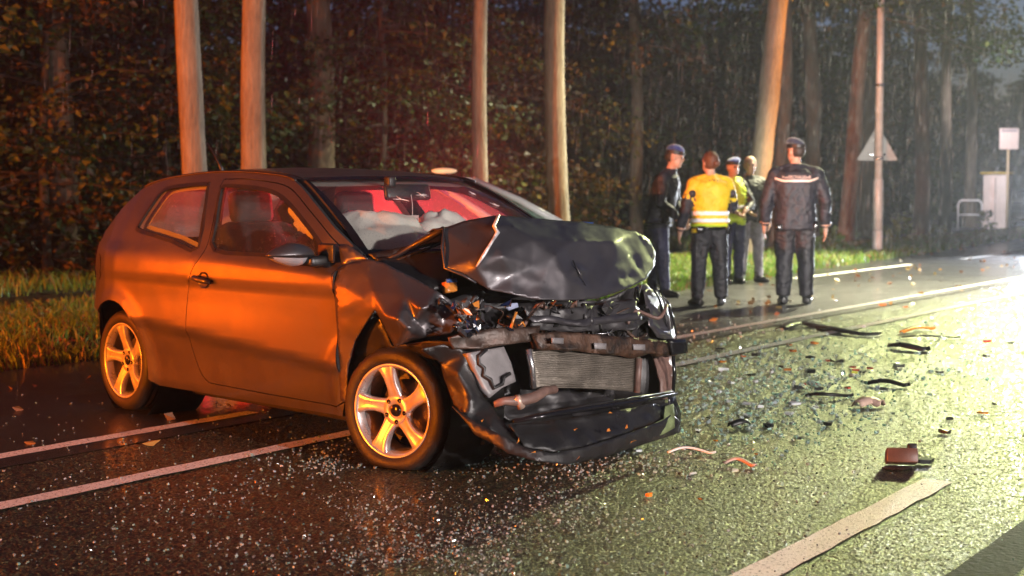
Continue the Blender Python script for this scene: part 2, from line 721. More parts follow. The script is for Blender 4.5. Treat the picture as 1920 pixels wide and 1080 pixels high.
M_asph = asphalt_mat('chip_asphalt', (0.15, 0.155, 0.066), (0.010, 0.009, 0.008), 0.5, 0.36, 80.0, 0.42)
M_asph2 = asphalt_mat('smooth_asphalt', (0.05, 0.048, 0.045), (0.014, 0.013, 0.012), 0.4, 0.6, 140.0, 0.42)
M_floor = mat('forest_floor', (0.05, 0.038, 0.02), 0.9, vary=0.5, vscale=1.5, bump=0.6, bscale=20, color2=(0.018, 0.02, 0.008))
M_path = mat('path_asphalt', (0.028, 0.024, 0.021), 0.35, vary=0.3, vscale=4, bump=0.3, bscale=150)
M_tar = mat('tar_seam', (0.010, 0.009, 0.008), 0.75, vary=0.3, vscale=6, bump=0.4, bscale=40, spec=.15)


def line_mat():
    m = mat('road_paint', (0.74, 0.71, 0.66), 0.5, vary=0.0, bump=0.5, bscale=180)
    nt = m.node_tree
    b = nt.nodes['Principled BSDF']
    tc = nt.nodes.new('ShaderNodeTexCoord')
    nz = nt.nodes.new('ShaderNodeTexNoise')
    nz.inputs['Scale'].default_value = 75
    nz.inputs['Detail'].default_value = 5
    nz.inputs['Roughness'].default_value = 0.7
    nt.links.new(tc.outputs['Object'], nz.inputs['Vector'])
    rp = nt.nodes.new('ShaderNodeValToRGB')
    rp.color_ramp.elements[0].position = 0.36
    rp.color_ramp.elements[0].color = (0.05, 0.045, 0.04, 1)
    rp.color_ramp.elements[1].position = 0.46
    rp.color_ramp.elements[1].color = (0.80, 0.79, 0.76, 1)
    nt.links.new(nz.outputs['Fac'], rp.inputs['Fac'])
    nt.links.new(rp.outputs[0], b.inputs['Base Color'])
    return m


M_line = line_mat()

gnd = mk('ground', [(-300, -200, -0.02), (300, -200, -0.02), (300, 400, -0.02), (-300, 400, -0.02)], [(0, 1, 2, 3)], M_floor)
gnd['kind'] = 'structure'


def edge_v(s):
    if s < 18: return 8.85
    if s < 26: return 8.85 + (s - 18) * 0.09
    return 9.57 + (s - 26) * 0.09


SL = [-30 + 2 * i for i in range(18)] + [6 + i * 2 for i in range(70)]
SL = sorted(set(SL))
strip('road', SL, lambda s: -2.2, lambda s: 5.72, -0.010, M_asph, nv=4)
# the coarse chippings of the near lane as real relief, finest close to the camera
ya, ys = 4.4, []
while ya < 26:
    ys.append(ya)
    ya += 0.0085 * (ya / 5) ** 1.3
nr_ = np.random.default_rng(3)
ys = np.array(ys)
xn = np.arange(-0.37, 0.37, 0.0014)
XX = xn[None, :] * ys[:, None]
YY = np.repeat(ys[:, None], len(xn), 1)
sp = 0.0014 * YY
XX = XX + nr_.uniform(-.4, .4, XX.shape) * sp
YY = YY + nr_.uniform(-.4, .4, XX.shape) * sp
ZZ = -0.001 - nr_.uniform(0, 1, XX.shape) ** 1.5 * 0.66 * sp
vv = XX * N.x + YY * N.y
idx = np.arange(XX.size).reshape(XX.shape)
ok = (vv < 5.72) & (vv > -2.2)
okq = ok[:-1, :-1] & ok[1:, :-1] & ok[:-1, 1:] & ok[1:, 1:]
qd = np.stack([idx[:-1, :-1], idx[:-1, 1:], idx[1:, 1:], idx[1:, :-1]], -1)[okq]
me = bpy.data.meshes.new('road_chippings')
vt = np.stack([XX, YY, ZZ], -1).reshape(-1, 3).astype(np.float32)
used = np.unique(qd)
remap = np.zeros(len(vt), dtype=np.int32)
remap[used] = np.arange(len(used))
vt, qd = vt[used], remap[qd]
me.vertices.add(len(vt)); me.vertices.foreach_set('co', vt.ravel())
me.loops.add(qd.size); me.loops.foreach_set('vertex_index', qd.ravel().astype(np.int32))
me.polygons.add(len(qd)); me.polygons.foreach_set('loop_start', np.arange(0, qd.size, 4, dtype=np.int32))
me.update(calc_edges=True)
link('road_surface', me, M_asph, None, False)['kind'] = 'structure'
strip('far_lane', SL, lambda s: 5.72, edge_v, 0.0005, M_asph2, nv=2)
strip('cycle_path', SL, lambda s: 13.55 + max(0, s - 20) * .05, lambda s: 15.0 + max(0, s - 20) * .05, 0.02, M_path)
strip('near_verge', SL, lambda s: -12.0, lambda s: -2.2, -0.004, M_floor)


def rng(a, b, st=0.12):
    n = max(2, int((b - a) / st))
    return [a + (b - a) * i / n for i in range(n + 1)]


ln = lambda n, a, b, v, w, rs: tag(strip(n, rng(a, b), lambda s: v - w / 2, lambda s: v + w / 2, 0.0035, M_line, None, jit=0.006, rs=rs), kind='structure')
s_of = lambda g: g.dot(U)
v_of = lambda g: g.dot(N)
L1, L2, L3 = v_of(ground(240, 814)), v_of(ground(322, 882)), v_of(ground(1590, 990))
ln('lane_marking', -8, s_of(ground(475, 773)), L1, 0.11, 3)
ln('lane_marking', s_of(ground(1180, 645)), 48, L1, 0.11, 4)
ln('lane_marking', -8, 60, L2, 0.12, 5)
ln('lane_marking', s_of(ground(1300, 1150)), s_of(ground(1790, 905)), L3, 0.135, 6)
ln('lane_marking', s_of(ground(1440, 521)), s_of(ground(1705, 496)), 8.72, 0.14, 7)
ln('lane_marking', s_of(ground(1800, 486)), s_of(ground(1905, 474)), 8.6, 0.16, 8)
strip('tar_seam', rng(-4, 9.0, .15), lambda s: 1.28, lambda s: 1.47, 0.0015, M_tar, jit=0.004, rs=10)

# ------------------------------------------------------------------ forest
M_leaf = leaf_mat('leaf', 0.55, 0.2)
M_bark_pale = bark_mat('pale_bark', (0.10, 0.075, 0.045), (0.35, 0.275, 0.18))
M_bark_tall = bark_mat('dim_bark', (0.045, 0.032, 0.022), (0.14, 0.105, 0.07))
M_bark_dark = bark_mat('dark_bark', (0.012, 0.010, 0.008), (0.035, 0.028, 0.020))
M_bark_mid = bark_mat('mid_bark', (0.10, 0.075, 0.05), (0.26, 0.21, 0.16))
LEAFCOL = [(0.017, 0.044, 0.005), (0.012, 0.032, 0.004), (0.032, 0.062, 0.007), (0.056, 0.066, 0.008), (0.044, 0.026, 0.007), (0.024, 0.014, 0.006), (0.009, 0.022, 0.005)]


def leaves_mesh(name, P, D, size, cols, rg):
    """one bent leaf (two triangles folded on the midrib) at each P along D"""
    V, Fc, C = [], [], []
    for p, d, c in zip(P, D, cols):
        s = size * rg.uniform(0.6, 1.3)
        d = Vector(d).normalized()
        sd = d.cross(Vector((rg.uniform(-1, 1), rg.uniform(-1, 1), rg.uniform(-.4, 1.2)))).normalized() * s * 0.36
        up = d.cross(sd).normalized() * s * 0.12
        i = len(V)
        V += [p, p + d * s * .45 + sd + up, p + d * s, p + d * s * .45 - sd + up]
        Fc += [(i, i + 1, i + 2), (i, i + 2, i + 3)]
        C += [c, c]
    me = bpy.data.meshes.new(name)
    me.from_pydata([tuple(v) for v in V], [], Fc)
    me.update()
    tint_attr(me, C)
    return me


def crown_mesh(seed, h0, h1, rad, nbr, nl, leaf, pal, droop=0.25):
    rg = random.Random(seed)
    P, D, C = [], [], []
    W = []
    for b in range(nbr):
        z = rg.uniform(h0, h1)
        k = (z - h0) / (h1 - h0)
        a = rg.uniform(0, 2 * math.pi)
        L = rad * (0.45 + 0.75 * math.sin(math.pi * min(1, 0.2 + 0.75 * k))) * rg.uniform(0.55, 1.1)
        dirv = Vector((math.cos(a), math.sin(a), rg.uniform(-0.15, 0.35)))
        pts = []
        for i in range(6):
            t = i / 5
            pts.append(Vector((0, 0, z)) + dirv * L * t + Vector((0, 0, -droop * L * t * t)) + Vector((rg.uniform(-.1, .1), rg.uniform(-.1, .1), rg.uniform(-.05, .05))) * t)
        W.append(pts)
        col = pal[rg.randrange(len(pal))]
        for q in range(nl):
            t = rg.uniform(0.22, 1.0) ** 0.8
            i = min(4, int(t * 5))
            p = pts[i].lerp(pts[i + 1], t * 5 - i)
            sp = 0.22 * L * (1.15 - t * .6)
            p = p + Vector((rg.gauss(0, sp), rg.gauss(0, sp), rg.gauss(0, sp * 0.35)))
            cc = col if rg.random() < 0.7 else pal[rg.randrange(len(pal))]
            f = rg.uniform(0.6, 1.35)
            P.append(p)
            D.append(dirv + Vector((rg.uniform(-1, 1), rg.uniform(-1, 1), rg.uniform(-1, .4))))
            C.append((cc[0] * f, cc[1] * f, cc[2] * f))
    return leaves_mesh('crown', P, D, leaf, C, rg), W


def trunk_mesh(seed, x0, x1, r0, r1, h, branches=(), wob=0.03, n=14, knots=True):
    """tapered, slightly crooked stem from (0,0) to an offset top plus limbs; root flare and knots"""
    rg = random.Random(seed)
    V, Fc = [], []
    m = 26
    ph = rg.uniform(0, 9)
    kn = [(rg.uniform(0, 6.28), rg.uniform(.8, h * .8), rg.uniform(.015, .035)) for _ in range(9)] if knots else []
    for i in range(m):
        t = i / (m - 1)
        z = -0.15 + (h + .15) * t
        c = Vector((x0 + (x1 - x0) * t + wob * math.sin(ph + z * .9), wob * math.cos(ph + z * .7), z))
        r = r0 + (r1 - r0) * t + 0.35 * r0 * math.exp(-max(z, 0) / .25)
        for k in range(n):
            a = 2 * math.pi * k / n
            rr = r * (1 + 0.05 * math.sin(3 * a + ph) + 0.05 * noise.noise(Vector((math.cos(a) * 1.5, math.sin(a) * 1.5, z * 1.2 + seed))))
            for ka, kz, kh in kn:
                dd = (math.cos(a - ka) - 1) * 8 - ((z - kz) / .12) ** 2
                if dd > -6:
                    rr += kh * math.exp(dd)
            V.append(c + Vector((math.cos(a) * rr, math.sin(a) * rr, 0)))
    for i in range(m - 1):
        for k in range(n):
            a, b = i * n + k, i * n + (k + 1) % n
            Fc.append((a, b, b + n, a + n))
    Fc.append(tuple(range((m - 1) * n, m * n)))
    for pts in branches:
        L = len(pts)
        tv, tf = tube_geo(pts, [max(.006, 0.035 * (1 - i / L)) for i in range(L)], 5)
        o = len(V)
        V += tv
        Fc += [tuple(o + q for q in f) for f in tf]
    me = bpy.data.meshes.new('trunk')
    me.from_pydata([tuple(v) for v in V], [], Fc)
    me.update()
    me.polygons.foreach_set('use_smooth', [True] * len(me.polygons))
    return me


PAL_G = [LEAFCOL[i] for i in (0, 1, 2, 6, 0, 3)]
PAL_M = [LEAFCOL[i] for i in (0, 2, 3, 3, 4)]
PAL_R = [LEAFCOL[i] for i in (3, 4, 5, 5, 2)]
high_crowns = [crown_mesh(50 + i, 5.2, 13.0, 3.4, 60, 70, 0.15, [PAL_G, PAL_M][i % 2]) for i in range(2)]

# roadside trees: pixel of the stem at top of frame and low down, depth, stem width in pixels
ROADSIDE = [
    ('slim pale tree with knotty bark behind the rear of the wrecked car', 361, 368, 17.5, 47, M_bark_pale),
    ('straight warm brown tree behind the wrecked car roof, second trunk from left', 482, 476, 19.0, 46, M_bark_pale),
    ('slender pale tree right behind the amber police light bar', 902, 900, 21.6, 29, M_bark_pale),
    ('thick pale tree standing just above the crumpled bonnet', 1041, 1048, 23.0, 40, M_bark_pale),
    ('leaning orange-lit tree behind the grey-haired man', 1447, 1402, 30.0, 41, M_bark_mid),
    ('leaning slim tree left of the triangular sign', 1614, 1582, 38.0, 30, M_bark_mid),
]
def px_at(px, Y):
    return (px - 960) / F_PX * Y


for i, (lab, pt, pb, Y, w, bm_) in enumerate(ROADSIDE):
    x_b, x_t = px_at(pb, Y), px_at(pt, Y)
    ztop = CAM_H + 365 * Y / F_PX
    H = 13.0
    r = w / 2 * Y / F_PX
    slope = (x_t - x_b) / (ztop - 0.8)
    o = empty('roadside_tree', (x_b, Y, 0), 0, lab, 'tree', 'trees along the road edge')
    cm, W = high_crowns[i % 2]
    link('trunk', trunk_mesh(i + 1, 0, slope * H, r * 1.04, r * .72, H, [[Vector((slope * q[0].z, 0, 0)) + p for p in q] for q in W[:26]]), bm_, o, False)
    c = link('crown', cm if i > 1 else cm, None, o, False)
    if not cm.materials:
        cm.materials.append(M_leaf)
    c.location = (slope * 8, 0, 0)
    c.rotation_euler = (0, 0, i * 1.3)

# understorey and forest trees behind, drawn from shared shapes
fz = []
for i in range(6):
    pal = [PAL_G, PAL_M, PAL_G, PAL_R, PAL_G, PAL_M][i]
    cm, W = crown_mesh(100 + i, 0.5, 7.5 + (i % 3), 2.4, 84, 105, 0.14, pal)
    cm.materials.append(M_leaf)
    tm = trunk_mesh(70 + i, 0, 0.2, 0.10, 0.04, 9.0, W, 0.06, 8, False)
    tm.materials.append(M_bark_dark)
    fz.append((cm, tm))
tall = []
for i in range(3):
    cm, W = crown_mesh(200 + i, 6.0, 14.0, 3.2, 80, 70, 0.17, [PAL_G, PAL_R, PAL_M][i])
    cm.materials.append(M_leaf)
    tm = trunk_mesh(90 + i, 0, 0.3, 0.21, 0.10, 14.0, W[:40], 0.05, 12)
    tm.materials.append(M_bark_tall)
    tall.append((cm, tm))
rg = random.Random(11)


def forest_tree(x, y, kind, k, sc, rz, label, group, dense_crown=True):
    cm, tm = (fz if kind == 'small' else tall)[k]
    o = empty('forest_tree', (x, y, -0.02), rz, label, 'tree', group)
    o.scale = (sc, sc, sc)
    link('trunk', tm, None, o, False)
    if dense_crown:
        link('crown', cm, None, o, False)
    return o


# trunks one can tell apart further back
for lab, px, Y, sc, k in [
    ('dim brown trunk between the two pale trees and the windscreen', 604, 26, 1.15, 0),
    ('thin reddish trunk high up right of the thickest pale tree', 1197, 34, 0.75, 1),
    ('brown trunk leaning beside the bright orange tree', 1461, 36, 0.9, 2),
    ('straight dim trunk behind the big officer in dark jacket', 1524, 40, 1.05, 0),
    ('dark reddish trunk right behind the lamp post', 1628, 44, 1.1, 1),
    ('hazy grey trunk right of the triangular sign', 1728, 46, 1.2, 2),
    ('hazy thin trunk left of the square sign', 1769, 50, 1.0, 0),
    ('faint trunk behind the hoop barrier at right', 1822, 58, 1.1, 1),
    ('dark trunk at the far left edge of the wood', 120, 22, 1.0, 2),
]:
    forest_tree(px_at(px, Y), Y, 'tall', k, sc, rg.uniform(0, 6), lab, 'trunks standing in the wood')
# understorey filling the wood
n = 0
for rowi, (v0, sp) in enumerate([(17.0, 3.2), (20.5, 3.4), (25, 4.2), (31, 5.0), (39, 6.5)]):
    s = -16.0
    while s < (62 + rowi * 6 if rowi < 2 else 150):
        g = rd(s + rg.uniform(-1, 1), v0 + rg.uniform(-1.2, 1.2) + (s > 30) * 2.0)
        s += sp * rg.uniform(0.8, 1.2) * (1.6 if s > 70 else 1)
        if g.y < 9 or abs(g.x / g.y) > 0.52:
            continue
        if 0.285 < g.x / g.y < 0.37 and g.y < 60 or (g.x - 17.5) ** 2 + (g.y - 54.5) ** 2 < 36:
            continue
        red = rg.random() < 0.18
        k = 3 if red else rg.choice([0, 1, 2, 4, 5])
        sc = rg.uniform(0.65, 1.05) + rowi * 0.05
        lab = 'rusty red-leaved young tree in the dark wood behind the road' if red else 'dark leafy young tree in the wood behind the road'
        forest_tree(g.x, g.y, 'small', k, sc, rg.uniform(0, 6.28), lab, 'rusty young trees in the wood' if red else 'leafy young trees in the wood')
        n += 1
# far mass of the wood
P, D, C = [], [], []
rg = random.Random(5)
for i in range(52000):
    s = rg.uniform(-30, 250)
    v = rg.uniform(50, 66)
    if i % 4 == 0:
        s, v = rg.uniform(125, 145), rg.uniform(-30, 52)
    z = rg.uniform(0, 1) ** 1.1 * (7.5 + 5.0 * noise.noise(Vector((s * .12, v * .1, 0))))
    g = rd(s, v, z)
    P.append(g)
    D.append(Vector((rg.uniform(-1, 1), rg.uniform(-1, 1), rg.uniform(-1, .4))))
    c = rg.choice(LEAFCOL)
    C.append(tuple(q * rg.uniform(.5, 1) for q in c))
me = leaves_mesh('far_woodland', P, D, 0.75, C, rg)
tag(link('far_woodland', me, M_leaf, None, False), 'dark mass of the far wood closing the view', 'woodland', kind='stuff')

# ------------------------------------------------------------------ verge grass, weeds, fallen leaves
M_grass = leaf_mat('grass_blade', 0.5, 0.3)


def grass(name, label, n, sampler, hmin, hmax, seed):
    rg = random.Random(seed)
    V, Fc, C = [], [], []
    for i in range(n):
        g = sampler(rg)
        if g is None:
            continue
        h = rg.uniform(hmin, hmax) * (0.7 + 0.6 * abs(noise.noise(g * 0.9)))
        a = rg.uniform(0, 6.28)
        w = rg.uniform(.004, .009) * (1 + g.y / 30)
        sx = Vector((math.cos(a) * w, math.sin(a) * w, 0))
        bend = Vector((rg.gauss(0, .45), rg.gauss(0, .45), 0)) * h
        j = len(V)
        V += [g - sx, g + sx, g + bend * .35 + Vector((0, 0, h * .6)) + sx * .7, g + bend * .35 + Vector((0, 0, h * .6)) - sx * .7, g + bend + Vector((0, 0, h * .9))]
        Fc += [(j, j + 1, j + 2, j + 3), (j + 3, j + 2, j + 4)]
        k = rg.random()
        c = (0.13, 0.25, 0.025) if k < .6 else ((0.24, 0.28, 0.05) if k < .85 else (0.22, 0.16, 0.06))
        f = rg.uniform(.7, 1.3)
        C += [tuple(q * f for q in c)] * 2
    me = bpy.data.meshes.new(name)
    me.from_pydata([tuple(v) for v in V], [], Fc)
    me.update()
    tint_attr(me, C)
    return tag(link(name, me, M_grass, None, False), label, 'grass', kind='stuff')


def samp(s0, s1, v0, v1):
    def f(rg):
        s = rg.uniform(s0, s1)
        v = rg.uniform(v0(s), v1(s))
        g = rd(s, v, -0.015)
        if g.y < 5 or abs(g.x / g.y) > 0.37:
            return None
        if noise.noise(g * 0.6) < -0.28 and rg.random() < .75:
            return None
        return g
    return f


M_soil = mat('verge_soil', (0.045, 0.05, 0.018), 0.85, vary=0.5, vscale=3, bump=0.5, bscale=30, color2=(0.03, 0.022, 0.012))
strip('verge', SL, edge_v, lambda s: 13.55 + max(0, s - 20) * .05, -0.012, M_soil, nv=3)
strip('wood_margin', SL, lambda s: 15.0 + max(0, s - 20) * .05, lambda s: 17.5 + max(0, s - 20) * .05, -0.010, M_soil, nv=2)
grass('grass', 'short wet grass on the verge between road and cycle path', 46000, samp(3, 24, edge_v, lambda s: 13.5), .08, .22, 1)
grass('grass', 'bright lit grass on the far verge behind the group', 40000, samp(20, 58, edge_v, lambda s: 13.5), .10, .26, 2)
grass('grass', 'rough grass between cycle path and wood', 16000, samp(3, 50, lambda s: 15.1, lambda s: 17.4), .12, .4, 3)

M_dead = leaf_mat('fallen_leaf', 0.4, 0.15)
P, D, C = [], [], []
rg = random.Random(21)
for i in range(3200):
    s = rg.uniform(2, 55)
    v = rg.uniform(edge_v(s) - (.5 if rg.random() < .25 else 0.05), 14) if rg.random() < .9 else rg.uniform(5.5, 8.8)
    g = rd(s, v, rg.uniform(.01, .06) if v > edge_v(s) else 0.006)
    P.append(g)
    D.append(Vector((rg.uniform(-1, 1), rg.uniform(-1, 1), rg.uniform(.0, .25))))
    c = rg.choice([(0.30, 0.12, 0.03), (0.38, 0.20, 0.05), (0.22, 0.08, 0.03), (0.16, 0.09, 0.04), (0.42, 0.28, 0.08)])
    C.append(c)
tag(link('fallen_leaves', leaves_mesh('fallen_leaves', P, D, 0.075, C, rg), M_dead, None, False), 'orange and brown fallen leaves along the road edge', 'leaves', kind='stuff')

# leafy weeds on the far verge
M_weed = leaf_mat('weed_leaf', .45, .3)
for i, (px, py, hh) in enumerate([(1690, 458, .75), (1850, 440, .7), (1555, 478, .55), (1760, 452, .4)]):
    g = ground(px, py)
    rg = random.Random(300 + i)
    P, D, C = [], [], []
    for q in range(90):
        z = rg.uniform(.05, hh)
        a = rg.uniform(0, 6.28)
        r = rg.uniform(.02, .35) * (1.2 - z / hh)
        P.append(Vector((math.cos(a) * r, math.sin(a) * r, z)))
        D.append(Vector((math.cos(a), math.sin(a), rg.uniform(-.2, .8))))
        f = rg.uniform(.7, 1.3)
        C.append((0.11 * f, 0.17 * f, 0.03 * f))
    t = empty('verge_weed', (g.x, g.y, 0), 0, ['tall leafy weed right of the lamp post base', 'leafy weed in front of the utility cabinet', 'low leafy weed left of the lamp post', 'low weed between the lamp post and the cabinet'][i], 'weed', 'weeds on the far verge')
    link('foliage', leaves_mesh('foliage', P, D, .16, C, rg), M_weed, t, False)
    tube('stem', [(0, 0, 0), (.02, 0, hh * .5), (0, .02, hh)], [.012, .009, .004], M_weed, t, 5)
# ------------------------------------------------------------------ the wrecked car
M_paint = paint_mat('grey_car_paint', (0.115, 0.104, 0.108), 0.40, 0.72)
M_black = mat('black_plastic', (0.016, 0.015, 0.015), 0.42, rvary=0.15, bump=0.12, bscale=90)
M_gloss = mat('gloss_black', (0.010, 0.010, 0.012), 0.14, rvary=0.06)
M_rubber = mat('tyre_rubber', (0.014, 0.013, 0.012), 0.55, bump=0.25, bscale=120, rvary=0.15)
M_alloy = mat('alloy_wheel', (0.60, 0.58, 0.56), 0.33, 0.55, vary=0.08, vscale=20, rvary=0.08)
M_alloy_in = mat('alloy_barrel', (0.30, 0.29, 0.28), 0.42, 0.6, vary=0.2, vscale=15)
M_disc = mat('brake_disc', (0.30, 0.24, 0.20), 0.4, 0.8, vary=0.3, vscale=10)
M_trim = mat('interior_dark', (0.028, 0.026, 0.026), 0.75, bump=0.2, bscale=150)
M_seat = mat('seat_fabric', (0.045, 0.042, 0.042), 0.9, bump=0.35, bscale=220, vary=.2)
M_lining = mat('headlining', (0.42, 0.39, 0.35), 0.9, bump=0.2, bscale=120)
M_airbag = mat('airbag_cloth', (0.70, 0.66, 0.60), 0.85, bump=0.5, bscale=14, vary=0.06, vscale=5)
M_wscreen = glass_mat('windscreen_glass', (0.92, 0.95, 0.93), 0.07, (.6, .6, .6), 0.8)
M_side_gl = glass_mat('side_glass', (0.74, 0.77, 0.75), 0.09, (.5, .5, .5), 0.9)
M_fog_gl = glass_mat('rain_streaked_glass', (0.74, 0.77, 0.75), 0.11, (.8, .8, .8), 0.35)
M_rear_gl = glass_mat('rear_glass', (0.5, 0.5, 0.5), 0.45, (.75, .75, .75), 0.5)
M_tail = mat('tail_lens', (0.40, 0.008, 0.012), 0.12, coat=0.6)
M_radiator = mat('radiator', (0.20, 0.175, 0.145), 0.45, 0.5, vary=0.25, vscale=14, bump=.3, bscale=80)
M_rust = mat('rusty_beam', (0.085, 0.04, 0.022), 0.5, 0.35, vary=0.0, vscale=16, bump=.5, bscale=45, color2=(0.022, 0.016, 0.013), rvary=.15)
M_greyplast = mat('grey_plastic', (0.22, 0.205, 0.205), 0.4, vary=0.2, vscale=9, bump=.15, bscale=60)
M_steel = mat('bare_steel', (0.55, 0.54, 0.54), 0.25, 0.9, vary=0.25, vscale=18)
M_chrome = mat('headlamp_chrome', (0.75, 0.75, 0.76), 0.1, 1.0)
M_hose = mat('brown_hose', (0.17, 0.10, 0.08), 0.5, vary=.25, vscale=20)
M_hood_in = mat('underbonnet', (0.03, 0.028, 0.03), 0.45, vary=.3, vscale=10)
M_greenpatch = mat('mottled_green', (0.16, 0.20, 0.09), 0.5, vary=.4, vscale=14)
M_blueplast = mat('blue_plastic', (0.05, 0.12, 0.36), 0.35)
M_orplast = mat('amber_plastic', (0.55, 0.19, 0.03), 0.3)
M_hood = paint_mat('bonnet_paint', (0.06, 0.056, 0.062), 0.46, 0.55, 0.3)

wreck = empty('crashed_hatchback', (CAR[0], CAR[1], 0), CAR[2], 'dark grey three-door hatchback with crushed front, lit orange, standing across the road', 'car')

_wx = [-.67, -.62, -.56, -.5, -.4, -.3, -.15, 0, .3, .7, 1.5, 2.1, 2.45, 2.8, 3.1]
_wy = [.50, .585, .635, .672, .722, .76, .803, .825, .836, .840, .842, .838, .825, .795, .73]
_gx = [-.6, -.4, -.2, 0, .3, .7, 1.2, 1.7, 1.95, 2.15, 2.3]
_gy = [.56, .665, .73, .765, .79, .80, .80, .795, .775, .725, .68]
_pz = [.15, .22, .30, .40, .455, .475, .55, .68, .78, .80, .88, .95]
_pp = [-.08, -.055, -.038, -.022, -.012, .004, .000, -.008, -.012, -.005, -.012, -.030]


def sideY(x, z):
    """half width of the body side at length x and height z"""
    wp = np.interp(x, _wx, _wy)
    zs = z + (x - 1.6) * 0.062 * min(1.0, max(0.0, 1.7 - abs(z - .46) / .14))
    lo = wp + np.interp(zs, _pz, _pp)
    # flared arches
    for ax in (0.0, 2.47):
        d = math.hypot(x - ax, z - .30)
        lo += 0.018 * math.exp(-((d - .36) / .05) ** 2)
    belt = 0.985 - 0.025 * x
    if z < belt - .06:
        return float(lo)
    g = np.interp(x, _gx, _gy)
    hi = g - 0.42 * (z - belt) - 0.22 * max(0, z - belt) ** 2
    k = min(1, (z - (belt - .06)) / .06)
    k = k * k * (3 - 2 * k)
    return float(lo * (1 - k) + hi * k)


def side_panel(name, outline, holes, mt, sgn=-1, res=.032, off=0.0, thick=.016, parent=wreck, rim=True):
    P, T, loops = fill2d(outline, holes, res)
    V = [(p.x, sgn * (sideY(p.x, p.y) + off), p.y) for p in P]
    Fc = [t if sgn < 0 else t[::-1] for t in T]
    # make the faces look outward
    me_v = [Vector(v) for v in V]
    fixed = []
    for t in Fc:
        nrm = (me_v[t[1]] - me_v[t[0]]).cross(me_v[t[2]] - me_v[t[0]])
        fixed.append(t if nrm.y * sgn > 0 else t[::-1])
    Fc = fixed
    if rim:
        for l in loops:
            s = len(V)
            m = len(l)
            for p in l:
                y = sideY(p.x, p.y) + off
                V.append((p.x, sgn * y, p.y))
                V.append((p.x, sgn * (y - thick), p.y))
            for i in range(m):
                j = (i + 1) % m
                Fc.append((s + 2 * i, s + 2 * j, s + 2 * j + 1, s + 2 * i + 1))
    o = mk(name, V, Fc, [mt, M_trim] if rim else mt, parent, True)
    if rim:
        nT = len(T)
        o.data.polygons.foreach_set('material_index', [0] * nT + [1] * (len(Fc) - nT))
    return o


def arc(cx, cz, r, a0, a1, n=18):
    return [(cx + r * math.cos(R(a0 + (a1 - a0) * i / n)), cz + r * math.sin(R(a0 + (a1 - a0) * i / n))) for i in range(n + 1)]


def loop2(pts, step=.022):
    return dense([(p[0], p[1]) for p in pts], step)


RAIL = [(-.03, 1.272), (.06, 1.306), (.25, 1.338), (.65, 1.367), (1.0, 1.367), (1.30, 1.350), (1.46, 1.328), (1.62, 1.268), (1.82, 1.165), (2.0, 1.065), (2.16, .975)]
rail = [(p.x, p.y) for p in spline([(a, b) for a, b in RAIL], 4)]
door_top = [(2.085, .965), (1.98, 1.030), (1.80, 1.130), (1.60, 1.232), (1.46, 1.287), (1.30, 1.312), (1.05, 1.330), (.85, 1.330)]
door_top = [(p.x, p.y) for p in spline(door_top, 3)]
door_rear = [(.845, 1.30), (.93, 1.10), (.955, .99), (.93, .92), (.86, .84), (.825, .72), (.82, .55), (.85, .40), (.90, .30), (.96, .262)]
door_rear = [(p.x, p.y) for p in spline(door_rear, 3)]
door_out = door_top + door_rear + [(1.5, .255), (2.10, .252), (2.155, .28), (2.165, .45), (2.13, .70), (2.09, .88)]
# rear side window and front side window openings
win_r = [(p.x, p.y) for p in spline([(.876, .974), (.60, 1.000), (.36, 1.030), (.160, 1.054), (.146, 1.085), (.205, 1.20), (.258, 1.268), (.36, 1.292), (.55, 1.304), (.705, 1.306), (.728, 1.288)], 3, True)]
win_f = [(p.x, p.y) for p in spline([(1.035, .965), (1.45, .952), (1.80, .942), (1.96, .938), (1.975, .955), (1.86, 1.035), (1.70, 1.125), (1.53, 1.205), (1.38, 1.256), (1.20, 1.283), (1.00, 1.294), (.885, 1.294), (.865, 1.272), (.95, 1.10)], 3, True)]


def grow(poly, d):
    c = [Vector(p) for p in poly]
    n = len(c)
    area = sum(c[i].x * c[(i + 1) % n].y - c[(i + 1) % n].x * c[i].y for i in range(n))
    sg = 1 if area > 0 else -1
    out = []
    for i in range(n):
        t = (c[(i + 1) % n] - c[i - 1])
        if t.length < 1e-9:
            out.append(c[i]); continue
        t.normalize()
        out.append(c[i] + Vector((t.y, -t.x)) * d * sg)
    return [(p.x, p.y) for p in out]


